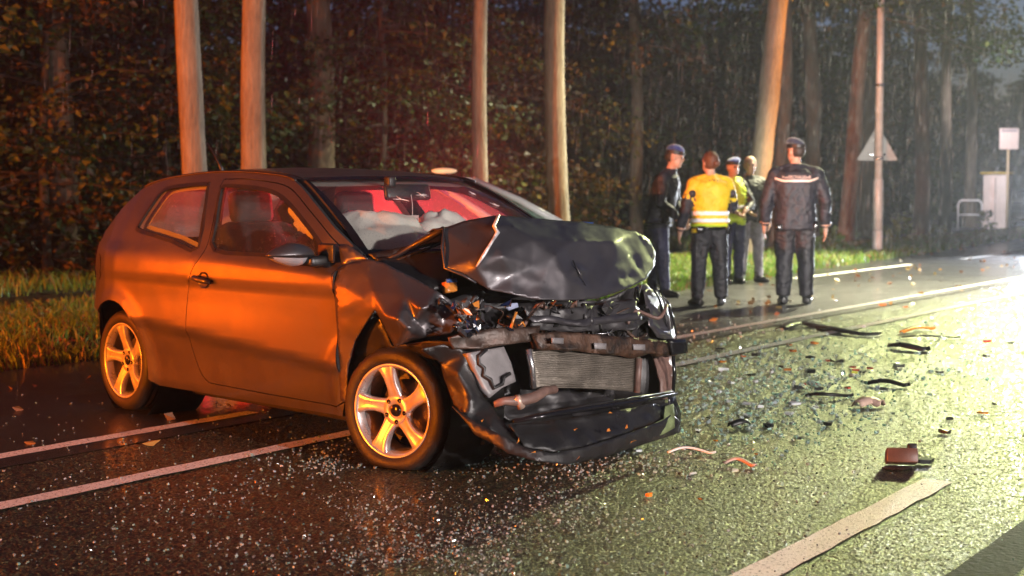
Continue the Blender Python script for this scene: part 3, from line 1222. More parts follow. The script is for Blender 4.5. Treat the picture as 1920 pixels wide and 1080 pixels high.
side_out = ([(-.56, .235), (-.60, .30), (-.605, .45), (-.60, .60), (-.575, .72), (-.53, .86), (-.49, .95), (-.40, 1.03), (-.28, 1.11), (-.15, 1.20)] + rail +
            [(2.17, .93), (2.10, .89)] + [(2.13, .70), (2.165, .45), (2.155, .27), (2.13, .205), (1.5, .20), (.42, .195), (.37, .215)] +
            arc(0, .30, .352, -12, 192, 24) + [(-.36, .235)])
for sgn in (-1, 1):
    side_panel('body_side', loop2(side_out), [grow(loop2(door_out, .02), .005), loop2(win_r)], M_paint, sgn)
    d = side_panel('door', loop2(door_out), [loop2(win_f)], M_paint, sgn)
    side_panel('window_seal', loop2(grow(win_f, .011)), [loop2(grow(win_f, -.008))], M_black, sgn, .02, .002, parent=d)
    side_panel('window_seal', loop2(grow(win_r, .012)), [loop2(grow(win_r, -.008))], M_black, sgn, .02, .002)
    side_panel('door_glass', loop2(grow(win_f, .008)), [], M_side_gl if sgn < 0 else M_fog_gl, sgn, .06, -.008, rim=False, parent=d)
    side_panel('rear_side_glass', loop2(grow(win_r, .008)), [], M_side_gl if sgn < 0 else M_fog_gl, sgn, .06, -.008, rim=False)
    # dark pillar and inner skin behind the door gaps
    inner = [(p[0], p[1]) for p in grow(door_out, .05)]
    side_panel('door_frame', loop2(inner), [loop2(grow(win_f, .012))], M_trim, sgn, .06, -.05, rim=False)
    side_panel('pillar_trim', loop2([(.84, .97), (1.05, .955), (.86, 1.32), (.68, 1.32)]), [], M_trim, sgn, .05, -.02, rim=False)
    # pale lining round the inside of the windows
    side_panel('window_lining', loop2(grow(win_r, .03)), [loop2(grow(win_r, -.028))], M_lining, sgn, .03, -.055, rim=False)
    # door handle: round recess with a bar across
    if sgn < 0:
        hx, hz = .985, .805
        hy = -sideY(hx, hz)
        V, Fc = lathe_geo([(.001, .010), (.030, .006), (.043, -.001), (.047, -.003)], 24)
        o = mk('handle_recess', [(v[0] + hx, v[1] + hy, v[2] * .92 + hz) for v in V], Fc, M_paint, d, True)
        h = tube('door_handle', [(hx - .075, hy - .008, hz + .012), (hx - .05, hy - .026, hz + .010), (hx, hy - .032, hz + .004), (hx + .05, hy - .027, hz - .002), (hx + .085, hy - .010, hz - .006)], [.012, .015, .016, .015, .012], M_paint, d, 10)
        # fuel flap line and rear lamp
        cx, cz = -.30, .83
        ring = [(cx + .065 * math.cos(a), cz + .075 * math.sin(a)) for a in [2 * math.pi * i / 28 for i in range(28)]]
        side_panel('fuel_flap', ring, [], M_paint, sgn, .03, .003)
    tl = [(-.57, .76), (-.555, .84), (-.52, .93), (-.47, .955), (-.44, .90), (-.455, .80), (-.50, .755)]
    side_panel('tail_lamp', loop2(tl), [], M_tail, sgn, .03, .006, parent=wreck)

# ---- roof
def roofZ(x, y):
    zr = np.interp(x, [p[0] for p in rail[:30]], [p[1] for p in rail[:30]])
    zc = np.interp(x, [-.40, -.2, 0, .3, .6, .9, 1.2, 1.45, 1.6], [1.300, 1.335, 1.358, 1.384, 1.399, 1.401, 1.386, 1.358, 1.335])
    w = sideY(x, zr)
    t = min(1, abs(y) / w)
    return float(zc - (zc - zr) * t ** 2.6)


nx, ny = 46, 30
V, Fc = [], []
for i in range(nx + 1):
    for j in range(ny + 1):
        t = -1 + 2 * j / ny
        xr = -.37 + .34 * abs(t) ** 3
        xf = 1.62 - .17 * abs(t) ** 2.2
        x = xr + (xf - xr) * i / nx
        zr = np.interp(x, [p[0] for p in rail[:30]], [p[1] for p in rail[:30]])
        w = sideY(x, zr)
        V.append((x, t * w, roofZ(x, t * w)))
for i in range(nx):
    for j in range(ny):
        a = i * (ny + 1) + j
        Fc.append((a, a + ny + 1, a + ny + 2, a + 1))
mk('roof', V, Fc, M_paint, wreck, True)
V2 = [(x, y * .97, z - .035) for x, y, z in V]
mk('headlining', V2, [f[::-1] for f in Fc], M_lining, wreck, True)
for sgn in (-1, 1):
    pts = []
    for p in rail[2:26]:
        pts.append((p[0], sgn * (sideY(p[0], p[1]) - .004), p[1] + .004))
    tube('roof_moulding', pts, .008, M_black, wreck, 6)
tube('roof_aerial', [(-.13, 0, 1.39), (-.17, 0, 1.44), (-.30, 0, 1.57)], [.016, .008, .003], M_black, wreck, 8)

# ---- rear end
zr_ = [.22, .30, .42, .55, .66, .76, .86, .95, 1.03, 1.12, 1.20, 1.27, 1.335]
xe_ = [-.56, -.60, -.605, -.60, -.59, -.565, -.53, -.49, -.40, -.28, -.15, -.03, -.03]
xc_ = [-.64, -.67, -.675, -.665, -.63, -.62, -.605, -.585, -.555, -.51, -.46, -.415, -.385]
V, Fc = [], []
for z, xe, xc in zip(zr_, xe_, xc_):
    se = sideY(xe, z) if z < 1.3 else sideY(-.03, 1.272)
    for j in range(21):
        t = -1 + 2 * j / 20
        V.append((xc + (xe - xc) * abs(t) ** 2.6, t * se, z if z < 1.3 else roofZ(xc + (xe - xc) * abs(t) ** 2.6, t * se) - .004))
gl = []
for i in range(len(zr_) - 1):
    for j in range(20):
        q = (i * 21 + j, (i + 1) * 21 + j, (i + 1) * 21 + j + 1, i * 21 + j + 1)
        (gl if 7 <= i <= 10 and 2 <= j <= 17 else Fc).append(q)
o = mk('tailgate', V, Fc, M_paint, wreck, True)
mk('rear_window', V, gl, M_rear_gl, o, True)
box('number_plate', (-.672, 0, .70), (.012, .52, .11), mat('plate_yellow', (.55, .38, .03), .4), o, bev=.003)

# ---- underbody and inner front bulkhead
box('underbody', (1.15, 0, .16), (3.3, 1.0, .09), M_black, wreck)
for ax in (0.0, 2.47):
    for sgn in (-1, 1):
        V, Fc = lathe_geo([(.36, -.10), (.36, .22), (.05, .22)], 32)
        mk('wheel_arch_liner', [(v[0] + ax, sgn * -1 * v[1] + sgn * .62, v[2] + .31) for v in V if True], Fc, M_black, wreck, True)
box('bulkhead', (2.20, 0, .66), (.05, 1.40, .56), M_hood_in, wreck)

# ---- windscreen
def wsc(t, k):
    """t across (-1..1), k from top 0 to bottom 1"""
    top = Vector((1.635 - .165 * abs(t) ** 2.2, t * .545, 1.338 - .012 * abs(t) ** 2.4))
    bot = Vector((2.40 - .235 * abs(t) ** 2.0, t * .685, .965))
    p = top.lerp(bot, k)
    p.z += .022 * math.sin(math.pi * k)
    p.x += .015 * math.sin(math.pi * k)
    return p


def wpatch(name, t0, t1, k0, k1, mt, off=0.0, n=16, m=10, parent=wreck):
    V, Fc = [], []
    for i in range(m + 1):
        for j in range(n + 1):
            p = wsc(t0 + (t1 - t0) * j / n, k0 + (k1 - k0) * i / m)
            V.append(p + Vector((.5, 0, .87)) * off)
    for i in range(m):
        for j in range(n):
            a = i * (n + 1) + j
            Fc.append((a, a + n + 1, a + n + 2, a + 1))
    return mk(name, V, Fc, mt, parent, True)


ws = wpatch('windscreen', -1, 1, 0, 1, M_wscreen)
for nm, a in (('t', (-1, 1, -.02, .035)), ('b', (-1, 1, .95, 1.03)), ('l', (-1.02, -.965, 0, 1)), ('r', (.965, 1.02, 0, 1))):
    wpatch('windscreen_seal', *a, M_gloss, .004, parent=ws)
# star crack where the glass was hit
rg = random.Random(77)
V, Fc = [], []
for c0 in ((-.42, .36), (-.16, .30), (.55, .28), (.62, .45)):
    for q in range(11):
        a = rg.uniform(0, 6.28)
        L = rg.uniform(.008, .035)
        p = [wsc(c0[0] + math.cos(a) * L * u * 1.6 + rg.uniform(-.008, .008), c0[1] + math.sin(a) * L * u * 1.2) + Vector((.5, 0, .87)) * .006 for u in (.1, .6, 1.2)]
        tv, tf = tube_geo(p, [.0016, .0012, .0006], 4)
        k = len(V)
        V += tv
        Fc += [tuple(k + x for x in f) for f in tf]
tag(mk('glass_crack', V, Fc, mat('crack_white', (.8, .8, .78), .2), ws), kind='stuff')
# mirror, hanging tag
rot = Matrix.Rotation(R(-12), 3, 'Y')
mir = box('interior_mirror', (1.70, -.045, 1.262), (.035, .30, .085), M_black, wreck, rot, .015)
box('mirror_stalk', (1.70, -.16, 1.315), (.05, .05, .06), M_black, mir, None, .01)
tube('tag_string', [(1.73, -.045, 1.25), (1.735, -.04, 1.20), (1.735, -.04, 1.142)], .0022, M_airbag, wreck, 5)
tg = box('hanging_tag', (1.735, -.04, 1.112), (.004, .125, .062), mat('tag_pink', (.62, .45, .42), .6), wreck, Matrix.Rotation(R(20), 3, 'Z'), .001)
box('tag_print', (1.7385, -.0385, 1.112), (.002, .105, .03), mat('tag_print', (.38, .22, .24), .6), tg, Matrix.Rotation(R(20), 3, 'Z'), 0)

# ---- interior
box('dashboard', (2.02, 0, .845), (.42, 1.32, .20), M_trim, wreck, Matrix.Rotation(R(8), 3, 'Y'), .05)
for y in (-.36, .36):
    st = empty('front_seat', (0, 0, 0)); st.parent = wreck
    box('cushion', (1.12, y, .50), (.52, .48, .20), M_seat, st, None, .06)
    box('backrest', (.82, y, .80), (.17, .48, .62), M_seat, st, Matrix.Rotation(R(-16), 3, 'Y'), .07)
    box('headrest', (.715, y, 1.18), (.10, .26, .18), M_seat, st, Matrix.Rotation(R(-10), 3, 'Y'), .04)
box('rear_seat', (-.02, 0, .72), (.20, 1.2, .56), M_seat, wreck, Matrix.Rotation(R(-18), 3, 'Y'), .06)
box('rear_cushion', (.22, 0, .46), (.5, 1.2, .2), M_seat, wreck, None, .05)
box('cabin_floor', (1.0, 0, .34), (2.2, 1.40, .04), M_trim, wreck)
tv, tf = lathe_geo([(.185 + .014 * math.cos(a), .014 * math.sin(a)) for a in [2 * math.pi * i / 8 for i in range(8)]], 28, 'Y', True)
rotw = Matrix.Rotation(R(90), 3, 'Z')
rw2 = Matrix.Rotation(R(25), 3, 'Y')
mk('steering_wheel', [rw2 @ (rotw @ Vector(v)) + Vector((1.66, .36, .90)) for v in tv], tf, M_black, wreck, True)


def bag(name, c, r, rot=None, sag=.3, seed=0, par=wreck):
    V, Fc = ellipsoid_geo((0, 0, 0), r, 30, 18)
    out = []
    for v in V:
        q = v.normalized()
        f = 1 + sag * .28 * noise.noise(q * 1.9 + Vector((seed, 0, 0))) + sag * .10 * noise.noise(q * 6 + Vector((0, seed, 0)))
        w = v * f
        if rot is not None:
            w = rot @ w
        out.append(w + Vector(c))
    return mk(name, out, Fc, M_airbag, par, True)


bag('passenger_airbag', (1.84, -.37, 1.0), (.24, .30, .165), Matrix.Rotation(R(12), 3, 'Y'), .8, 3)
bag('driver_airbag', (1.72, .16, 1.03), (.14, .17, .13), None, 1.2, 8)
bag('curtain_airbag', (1.52, -.58, 1.12), (.12, .02, .055), Matrix.Rotation(R(35), 3, 'Y'), 1.6, 5)

# ---- right door mirror
mr_ = empty('door_mirror'); mr_.parent = wreck
V, Fc = ellipsoid_geo((0, 0, 0), (1, 1, 1), 28, 18)
sh = []
for v in V:
    x, y, z = v
    sh.append((1.93 + .075 * x * (1 - .2 * abs(y)), -.945 + .135 * y, .962 + .062 * z * (1 - .35 * max(0, -y)) + (.012 if z < 0 else 0)))
zc_ = .968
capF, lowF = [], []
for f in Fc:
    (capF if sum(sh[i][2] for i in f) / 4 > .955 else lowF).append(f)
mk('mirror_cap', sh, capF, M_paint, mr_, True)
mk('mirror_base', sh, lowF, mat('silver_trim', (.66, .63, .66), .32, .5), mr_, True)
box('mirror_foot', (1.96, -.83, .935), (.12, .12, .05), M_black, mr_, None, .015)
box('mirror_triangle', (2.00, -.785, .975), (.13, .02, .09), M_black, mr_, None, .01)

# ---- wheels
def wheel(x, y, z, sgn, steer, flat, camber=0.0):
    w = empty('wheel'); w.parent = wreck
    w.location = (x, y, z)
    w.rotation_euler = (camber, 0, steer if sgn < 0 else steer + math.pi)
    ro = .292
    prof = [(.208, -.080), (.216, -.090), (.235, -.098), (.258, -.097), (.276, -.088), (.287, -.072), (ro, -.055), (ro + .001, -.04), (ro - .006, -.036), (ro - .006, -.032), (ro + .002, -.028), (ro + .002, -.005), (ro - .006, -.003), (ro - .006, .003), (ro + .002, .005), (ro + .002, .028), (ro - .006, .032), (ro - .006, .036), (ro, .04), (ro - .002, .06), (.285, .075), (.25, .095), (.21, .085)]
    V, Fc = lathe_geo(prof, 72)
    out = []
    for (a, b, c) in V:
        an = math.atan2(c, a)
        r = math.hypot(a, c)
        if r > .282 and abs(b) > .03:   # tread blocks
            r -= .005 * (1 if int((an * 72 / math.pi)) % 4 == 0 else 0)
        a, c = r * math.cos(an), r * math.sin(an)
        if flat and z + c < .004:
            over = .004 - (z + c)
            c = .004 - z
            b = b * (1 + over * 4.5)
        elif flat and z + c < .09:
            b = b * (1 + (.09 - (z + c)) * 1.6)
        out.append((a, b, c))
    mk('tyre', out, Fc, M_rubber, w, True)
    rim = lathe('rim', [(.212, -.086), (.218, -.090), (.214, -.094), (.205, -.090), (.199, -.080), (.190, -.06), (.186, .0), (.190, .07), (.212, .08)], M_alloy, w, 64)
    lathe('barrel', [(.186, -.05), (.182, .0), (.186, .07)], M_alloy_in, rim, 48)
    lathe('brake_disc', [(.001, .02), (.135, .02), (.135, .035), (.001, .035)], M_disc, w, 40)
    lathe('wheel_back', [(.001, .06), (.185, .06)], M_black, w, 32)
    lathe('hub', [(.001, -.052), (.026, -.054), (.034, -.062), (.062, -.064), (.076, -.056), (.080, -.035)], M_alloy, rim, 40)
    lathe('centre_cap', [(.001, -.068), (.024, -.068), (.029, -.063), (.030, -.055)], M_gloss, rim, 28)
    st_r = [.060, .085, .115, .150, .180, .203]
    st_w = [.040, .033, .030, .033, .042, .058]
    st_y = [-.063, -.070, -.078, -.084, -.087, -.086]
    for k in range(5):
        a0 = R(90 + 72 * k + 8)
        V, Fc = [], []
        for r, hw, yy in zip(st_r, st_w, st_y):
            sw = .10 * (r - .06) / .14 - .04
            ca, sa = math.cos(a0 + sw), math.sin(a0 + sw)
            for u, dy in ((-1, .035), (-1, .010), (-.72, .0), (-.35, .004), (.35, .004), (.72, .0), (1, .010), (1, .035)):
                tx = r * ca - u * hw * sa
                tz = r * sa + u * hw * ca
                V.append((tx, yy + dy, tz))
        m = 8
        for i in range(len(st_r) - 1):
            for j in range(m - 1):
                q = i * m + j
                Fc.append((q, q + 1, q + m + 1, q + m))
        o = mk('spoke', V, Fc, M_alloy, rim, True)
        ab = a0 + R(36)
        V, Fc = lathe_geo([(.001, -.064), (.0085, -.064), (.0095, -.0665), (.011, -.066)], 12)
        mk('wheel_bolt', [(v[0] + .053 * math.cos(ab), v[1], v[2] + .053 * math.sin(ab)) for v in V], Fc, M_gloss, rim, True)
    return w


wheel(0.0, -.675, .300, -1, 0, False)
wheel(0.0, .675, .300, 1, 0, False)
wheel(2.47, -.70, .268, -1, R(13.5), True)
wheel(2.50, .66, .285, 1, R(10), True)
# ---- crushed front end: sheets shaped over measured points of the wreck
def sheet(name, outline, inner, mt, axis='x', res=9.0, smooth=2, crumple=.006, cs=9.0, thick=.004, seed=0, parent=wreck, close=True, facet=False):
    """outline / inner = (px, py, depth); a buckled panel through those points of the car"""
    pts = list(outline) + list(inner)
    ctrl = [Vector((p[0], p[1])) for p in pts]
    dep = [p[2] for p in pts]
    r = delaunay_2d_cdt(ctrl, [(i, (i + 1) % len(outline)) for i in range(len(outline))], [], 0, 1e-6)
    cp, ct = r[0], r[2]
    src = [o[0] if o else 0 for o in r[3]]
    dd = [dep[s] for s in src]
    from mathutils.geometry import barycentric_transform

    def depth(q):
        best = None
        for t in ct:
            a, b, c = (cp[i] for i in t)
            den = (b.y - c.y) * (a.x - c.x) + (c.x - b.x) * (a.y - c.y)
            if abs(den) < 1e-9: continue
            l1 = ((b.y - c.y) * (q.x - c.x) + (c.x - b.x) * (q.y - c.y)) / den
            l2 = ((c.y - a.y) * (q.x - c.x) + (a.x - c.x) * (q.y - c.y)) / den
            l3 = 1 - l1 - l2
            mn = min(l1, l2, l3)
            if best is None or mn > best[0]:
                best = (mn, l1 * dd[t[0]] + l2 * dd[t[1]] + l3 * dd[t[2]])
            if mn >= -1e-6: break
        return best[1]
    ol = dense([(p[0], p[1]) for p in outline], res)
    P, T, _ = fill2d(ol, (), res, extra=[(p[0], p[1]) for p in inner])
    D = [depth(p) for p in P]
    nb = [set() for _ in P]
    for t in T:
        for i in range(3):
            nb[t[i]].add(t[(i + 1) % 3]); nb[t[i]].add(t[(i + 2) % 3])
    for _ in range(smooth):
        D = [D[i] * .5 + .5 * (sum(D[j] for j in nb[i]) / len(nb[i]) if nb[i] else D[i]) for i in range(len(D))]
    V = []
    for p, dv in zip(P, D):
        q = car_at(p.x, p.y, x=dv) if axis == 'x' else car_at(p.x, p.y, y=dv)
        nz = crumple * (noise.noise(q * cs + Vector((seed, seed, 0))) + .9 * (.35 - abs(noise.noise(q * cs * 1.3 + Vector((0, seed, 3))))) + .4 * (.3 - abs(noise.noise(q * cs * 3.1 + Vector((seed, 1, 3))))))
        q = q + (Vector((nz, 0, nz * .4)) if axis == 'x' else Vector((0, nz, nz * .4)))
        V.append(q)
    cam_l = Vector((7.9, -5.1, 1.25))
    Fo = []
    for t in T:
        nrm = (V[t[1]] - V[t[0]]).cross(V[t[2]] - V[t[0]])
        Fo.append(tuple(t) if nrm.dot(cam_l - V[t[0]]) > 0 else tuple(t[::-1]))
    o = mk(name, V, Fo, mt, parent, not facet)
    if thick:
        solid(o, thick, -1)
    return o


def sh(name, pts, mt, seed=0, **k):
    return sheet(name, pts, k.pop('inner', []), mt, seed=seed, **k)


# bonnet, folded up into a ridge; its front half faces forward
hood_out = [(832, 428, 2.60), (880, 413, 2.65), (935, 403, 2.70), (1000, 409, 2.70), (1080, 416, 2.68), (1150, 425, 2.64), (1192, 434, 2.60), (1216, 450, 2.58), (1229, 472, 2.60), (1227, 497, 2.66),
            (1213, 522, 2.76), (1180, 540, 2.86), (1120, 560, 2.94), (1060, 564, 2.97), (1010, 562, 2.95), (960, 552, 2.90), (915, 543, 2.84), (893, 530, 2.80), (868, 515, 2.76), (834, 503, 2.68)]
hood_in = [(926, 425, 2.80), (922, 450, 2.825), (906, 480, 2.835), (893, 505, 2.82), (880, 460, 2.745), (878, 490, 2.78), (960, 425, 2.80), (1000, 450, 2.86), (1080, 450, 2.84), (1150, 455, 2.78), (1000, 500, 2.90), (1040, 478, 2.92),
           (1075, 492, 2.885), (1095, 520, 2.90), (1085, 505, 2.925), (1060, 520, 2.95), (1020, 530, 2.93), (1110, 505, 2.865), (1150, 500, 2.84), (1195, 480, 2.70), (1180, 515, 2.80), (960, 515, 2.88), (940, 480, 2.885), (1130, 535, 2.905), (1105, 545, 2.935)]
hood = sheet('bonnet', hood_out, hood_in, M_hood, 'x', 5.0, 1, .007, 6.0, .004, 4)
M_tear = mat('torn_metal', (.62, .60, .60), .35, .3, vary=.3, vscale=30)
# torn silver edge running down the fold
tube('torn_edge', [car_at(px, py, x=xx) for px, py, xx in ((935, 403, 2.715), (926, 424, 2.815), (933, 436, 2.82), (923, 452, 2.835), (907, 478, 2.845), (893, 500, 2.832))], [.008, .008, .011, .007, .009, .004], M_tear, hood, 6)
tube('torn_edge', [car_at(px, py, x=xx) for px, py, xx in ((1074, 488, 2.90), (1084, 508, 2.935), (1098, 535, 2.935))], [.003, .005, .002], M_hood, hood, 6)
# back half of the bonnet falls away to the windscreen
V, Fc = [], []
rg = random.Random(9)
front = [car_at(a, b, x=c) for a, b, c in hood_out[:9]]
for k in range(9):
    t = k / 8
    for i, p in enumerate(front):
        base = Vector((2.26 + .06 * math.sin(i), p.y * .95, .955 - .03 * abs(i - 4) / 4))
        q = p.lerp(base, t)
        q.z += .05 * math.sin(math.pi * t) + .012 * noise.noise(Vector((i * .9, k * .7, 2)))
        V.append(q - Vector((.003, 0, .002)))
m_ = len(front)
for k in range(8):
    for i in range(m_ - 1):
        if i < 2 and k > 2: continue
        a = k * m_ + i
        Fc.append((a, a + 1, a + m_ + 1, a + m_))
o = mk('bonnet_rear', V, Fc, M_hood, hood, True)
solid(o, .004, -1)
# rolled edge of the bonnet at the far left side (bright rim)
tube('bonnet_lip', [car_at(px, py, x=xx) for px, py, xx in ((832, 428, 2.605), (829, 465, 2.65), (834, 503, 2.685), (868, 516, 2.765), (893, 531, 2.805))], [.006, .006, .007, .006, .005], M_hood, hood, 6)
tube('bonnet_hinge', [car_at(px, py, x=xx) for px, py, xx in ((712, 492, 2.28), (745, 478, 2.32), (772, 462, 2.38), (800, 447, 2.45), (832, 430, 2.56))], [.010, .012, .014, .018, .016], M_hood, wreck, 6)
tube('bonnet_hinge', [car_at(px, py, x=xx) for px, py, xx in ((722, 497, 2.30), (770, 478, 2.36), (830, 455, 2.45))], [.008, .008, .006], M_black, wreck, 6)
sh('cowl', [(700, 482, 2.26), (722, 500, 2.36), (800, 540, 2.60), (850, 545, 2.66), (850, 500, 2.55), (832, 470, 2.45), (780, 475, 2.36), (740, 480, 2.30)], M_black, 3, crumple=.012)
sh('wiper_cowl', [(690, 476, 2.22), (706, 492, 2.27), (770, 470, 2.36), (832, 455, 2.44), (832, 430, 2.42), (760, 462, 2.33)], M_black, 5, crumple=.006)
sh('wing_stub', [(635, 462, -.765), (652, 459, -.755), (690, 487, -.735), (660, 492, -.77), (640, 497, -.80)], M_paint, 6, axis='y', crumple=.004)

# right front wing, buckled in facets over the wheel
wing_o = [(634, 507, -.800), (648, 496, -.795), (690, 486, -.765), (722, 494, -.735), (770, 518, -.705), (820, 545, -.685), (845, 563, -.635), (858, 590, -.63), (860, 605, -.64), (846, 625, -.66), (800, 632, -.745), (768, 640, -.800), (740, 652, -.820), (722, 618, -.835), (703, 582, -.845),
          (690, 600, -.842), (665, 640, -.840), (652, 690, -.838), (649, 755, -.832), (638, 752, -.832), (634, 650, -.842), (628, 580, -.845), (627, 530, -.825)]
wing_i = [(650, 540, -.838), (700, 545, -.835), (760, 555, -.80), (805, 570, -.775), (790, 578, -.815), (745, 598, -.895), (720, 592, -.875), (765, 614, -.865), (755, 628, -.85), (690, 515, -.80), (745, 525, -.765), (800, 600, -.745), (778, 602, -.80), (830, 575, -.675), (830, 605, -.69), (680, 560, -.848), (650, 620, -.845), (815, 582, -.745)]
wing = sheet('front_wing', wing_o, wing_i, M_paint, 'y', 6.0, 1, .003, 9.0, .003, 2)
# wing inner liner behind it (black arch over the wheel)
sh('wing_liner', [(655, 700, -.80), (668, 640, -.80), (690, 603, -.80), (706, 590, -.80), (735, 650, -.78), (800, 640, -.74), (860, 640, -.72), (838, 680, -.70), (780, 665, -.72), (720, 655, -.74), (680, 690, -.76), (664, 735, -.78)], M_black, 8, axis='y', crumple=.01)
sh('wing_gap', [(626, 540, -.80), (640, 520, -.79), (652, 760, -.79), (640, 764, -.79), (628, 700, -.80)], M_gloss, 7, axis='y', crumple=0)

# bumper skin torn off and hanging: left sheet, lower lip, right corner
sh('bumper_skin', [(790, 655, 2.80), (835, 645, 2.86), (880, 660, 2.90), (905, 745, 2.93), (930, 770, 3.00), (955, 800, 3.08), (1000, 830, 3.18), (985, 845, 3.18), (930, 830, 3.10), (875, 790, 2.97), (848, 760, 2.86), (835, 715, 2.80), (828, 680, 2.80)], M_black, 12, crumple=.02, cs=7, inner=[(860, 700, 2.92), (880, 750, 2.96), (920, 800, 3.08)])
sh('bumper_lip', [(848, 762, 2.90), (880, 785, 3.00), (930, 812, 3.13), (985, 838, 3.23), (1035, 850, 3.28), (1100, 838, 3.28), (1180, 812, 3.22), (1240, 790, 3.12), (1262, 775, 3.06), (1276, 790, 3.04), (1272, 812, 3.06), (1210, 832, 3.16), (1130, 858, 3.26), (1062, 872, 3.29), (1010, 866, 3.27), (950, 848, 3.18), (890, 815, 3.03)], M_black, 13, crumple=.012, cs=8, thick=.006)
sh('grille_panel', [(955, 795, 3.10), (1000, 792, 3.10), (1080, 782, 3.12), (1180, 765, 3.10), (1262, 750, 3.02), (1268, 780, 3.03), (1180, 812, 3.18), (1100, 838, 3.24), (1035, 848, 3.25), (985, 836, 3.20)], M_black, 14, crumple=.02, cs=9)
sh('green_patch', [(1190, 828, 3.185), (1215, 800, 3.15), (1245, 785, 3.105), (1246, 762, 3.06), (1262, 758, 3.05), (1266, 802, 3.075), (1240, 816, 3.12)], M_greenpatch, 15, crumple=.008)  # mottled green sheet over the bumper's right end
sh('bumper_corner', [(1252, 745, 3.02), (1266, 742, 3.00), (1277, 775, 3.00), (1276, 808, 3.03), (1266, 812, 3.05), (1262, 780, 3.04)], M_gloss, 16, crumple=.004)
tube('grille_bar', [car_at(px, py, x=xx) for px, py, xx in ((962, 790, 3.13), (1040, 776, 3.15), (1120, 763, 3.14), (1200, 752, 3.11), (1268, 738, 3.03))], [.010, .012, .012, .011, .009], M_gloss, wreck, 8)
tube('grille_bar', [car_at(px, py, x=xx) for px, py, xx in ((985, 783, 3.11), (1120, 757, 3.12), (1262, 734, 3.01))], [.006, .008, .006], M_black, wreck, 8)

# bumper beam, radiator, gearbox cover
sh('bumper_beam', [(1000, 625, 2.98), (1060, 622, 3.00), (1150, 630, 3.02), (1235, 638, 3.00), (1284, 640, 2.96), (1286, 660, 2.96), (1262, 668, 2.98), (1215, 664, 3.02), (1190, 672, 3.02), (1150, 666, 3.03), (1100, 660, 3.02), (1050, 656, 3.01), (1010, 658, 2.99)], M_rust, 17, crumple=.012, cs=14, thick=.05)
for px, py in ((1046, 639), (1126, 649), (1199, 651)):
    sh('beam_patch', [(px - 12, py - 6, 3.035), (px + 11, py - 5, 3.035), (px + 11, py + 6, 3.035), (px - 11, py + 5, 3.035)], M_greyplast, 1, crumple=0, thick=.003)
sh('beam_end', [(1256, 636, 3.02), (1286, 636, 2.99), (1290, 661, 2.99), (1262, 666, 3.02)], M_gloss, 18, crumple=.003, thick=.02)
rad = sh('radiator', [(994, 655, 2.95), (1100, 662, 2.97), (1200, 670, 2.98), (1196, 735, 2.99), (1120, 730, 2.98), (1060, 727, 2.97), (1003, 729, 2.96)], M_radiator, 19, crumple=.008, cs=8, thick=.03)
for k in range(19):   # fins
    f = (k + .5) / 19
    a = car_at(996 + 7 * f, 657 + 70 * f, x=2.962)
    b = car_at(1100, 664 + 65 * f, x=2.984)
    c = car_at(1190, 671 + 62 * f, x=2.992)
    tube('fin', [a, (a + b) / 2 + Vector((.006 * math.sin(k * 1.7), 0, .002 * math.sin(k))), b, (b + c) / 2 + Vector((.004 * math.cos(k * 2.1), 0, 0)), c], .0026, M_radiator, rad, 4)
tube('radiator_tank', [car_at(px, py, x=3.0) for px, py in ((1198, 672), (1196, 700), (1194, 736))], .017, M_hose, rad, 10)
tube('radiator_tank', [car_at(px, py, x=2.975) for px, py in ((990, 655), (997, 690), (1000, 728))], .015, M_steel, rad, 8)
gb = sh('battery_cover', [(878, 662, 2.92), (945, 650, 2.92), (958, 680, 2.94), (968, 715, 2.96), (940, 728, 2.97), (918, 746, 2.97), (905, 728, 2.95)], M_greyplast, 20, crumple=.004, thick=.04)
tube('cover_groove', [car_at(px, py, x=xx) for px, py, xx in ((912, 655, 2.932), (897, 668, 2.932), (898, 682, 2.94), (908, 690, 2.945), (906, 704, 2.95), (920, 712, 2.96), (926, 728, 2.972), (942, 720, 2.972), (944, 708, 2.97), (956, 700, 2.965))], .009, M_black, gb, 6)
# filler behind: dark crash structure so no hole shows
sh('crash_structure', [(840, 560, 2.62), (900, 545, 2.66), (1000, 565, 2.72), (1120, 565, 2.74), (1215, 530, 2.66), (1255, 600, 2.66), (1262, 745, 2.74), (1100, 790, 2.80), (960, 790, 2.78), (860, 700, 2.70)], M_hood_in, 21, crumple=.05, cs=8)
sh('slam_panel', [(985, 575, 2.90), (1060, 580, 2.94), (1180, 560, 2.88), (1215, 600, 2.86), (1190, 620, 2.92), (1080, 622, 2.95), (1000, 618, 2.92)], M_hood_in, 22, crumple=.03, cs=12)
sh('slam_panel', [(990, 590, 2.93), (1080, 600, 2.96), (1200, 585, 2.92), (1205, 600, 2.94), (1090, 612, 2.98), (1000, 604, 2.95)], M_hood, 23, crumple=.02, cs=12)
sh('support_bar', [(840, 635, 2.88), (880, 622, 2.90), (950, 615, 2.93), (1010, 612, 2.94), (1008, 640, 2.95), (960, 645, 2.95), (900, 655, 2.92), (850, 655, 2.88)], mat('scorched_brown', (.06, .036, .026), .45, .2, vary=.5, vscale=14, bump=.4, bscale=40), 24, crumple=.02, cs=12, thick=.01)
tube('coolant_hose', [car_at(px, py, x=xx) for px, py, xx in ((925, 758, 2.98), (945, 752, 3.0), (975, 752, 3.02), (1000, 746, 3.02), (1022, 733, 3.0), (1040, 730, 2.98))], [.016, .018, .026, .024, .022, .02], M_hose, wreck, 12)
tube('hose_clip', [car_at(px, py, x=3.025) for px, py in ((968, 744), (978, 764))], .018, mat('clip_pale', (.5, .36, .28), .4, .3), wreck, 10)
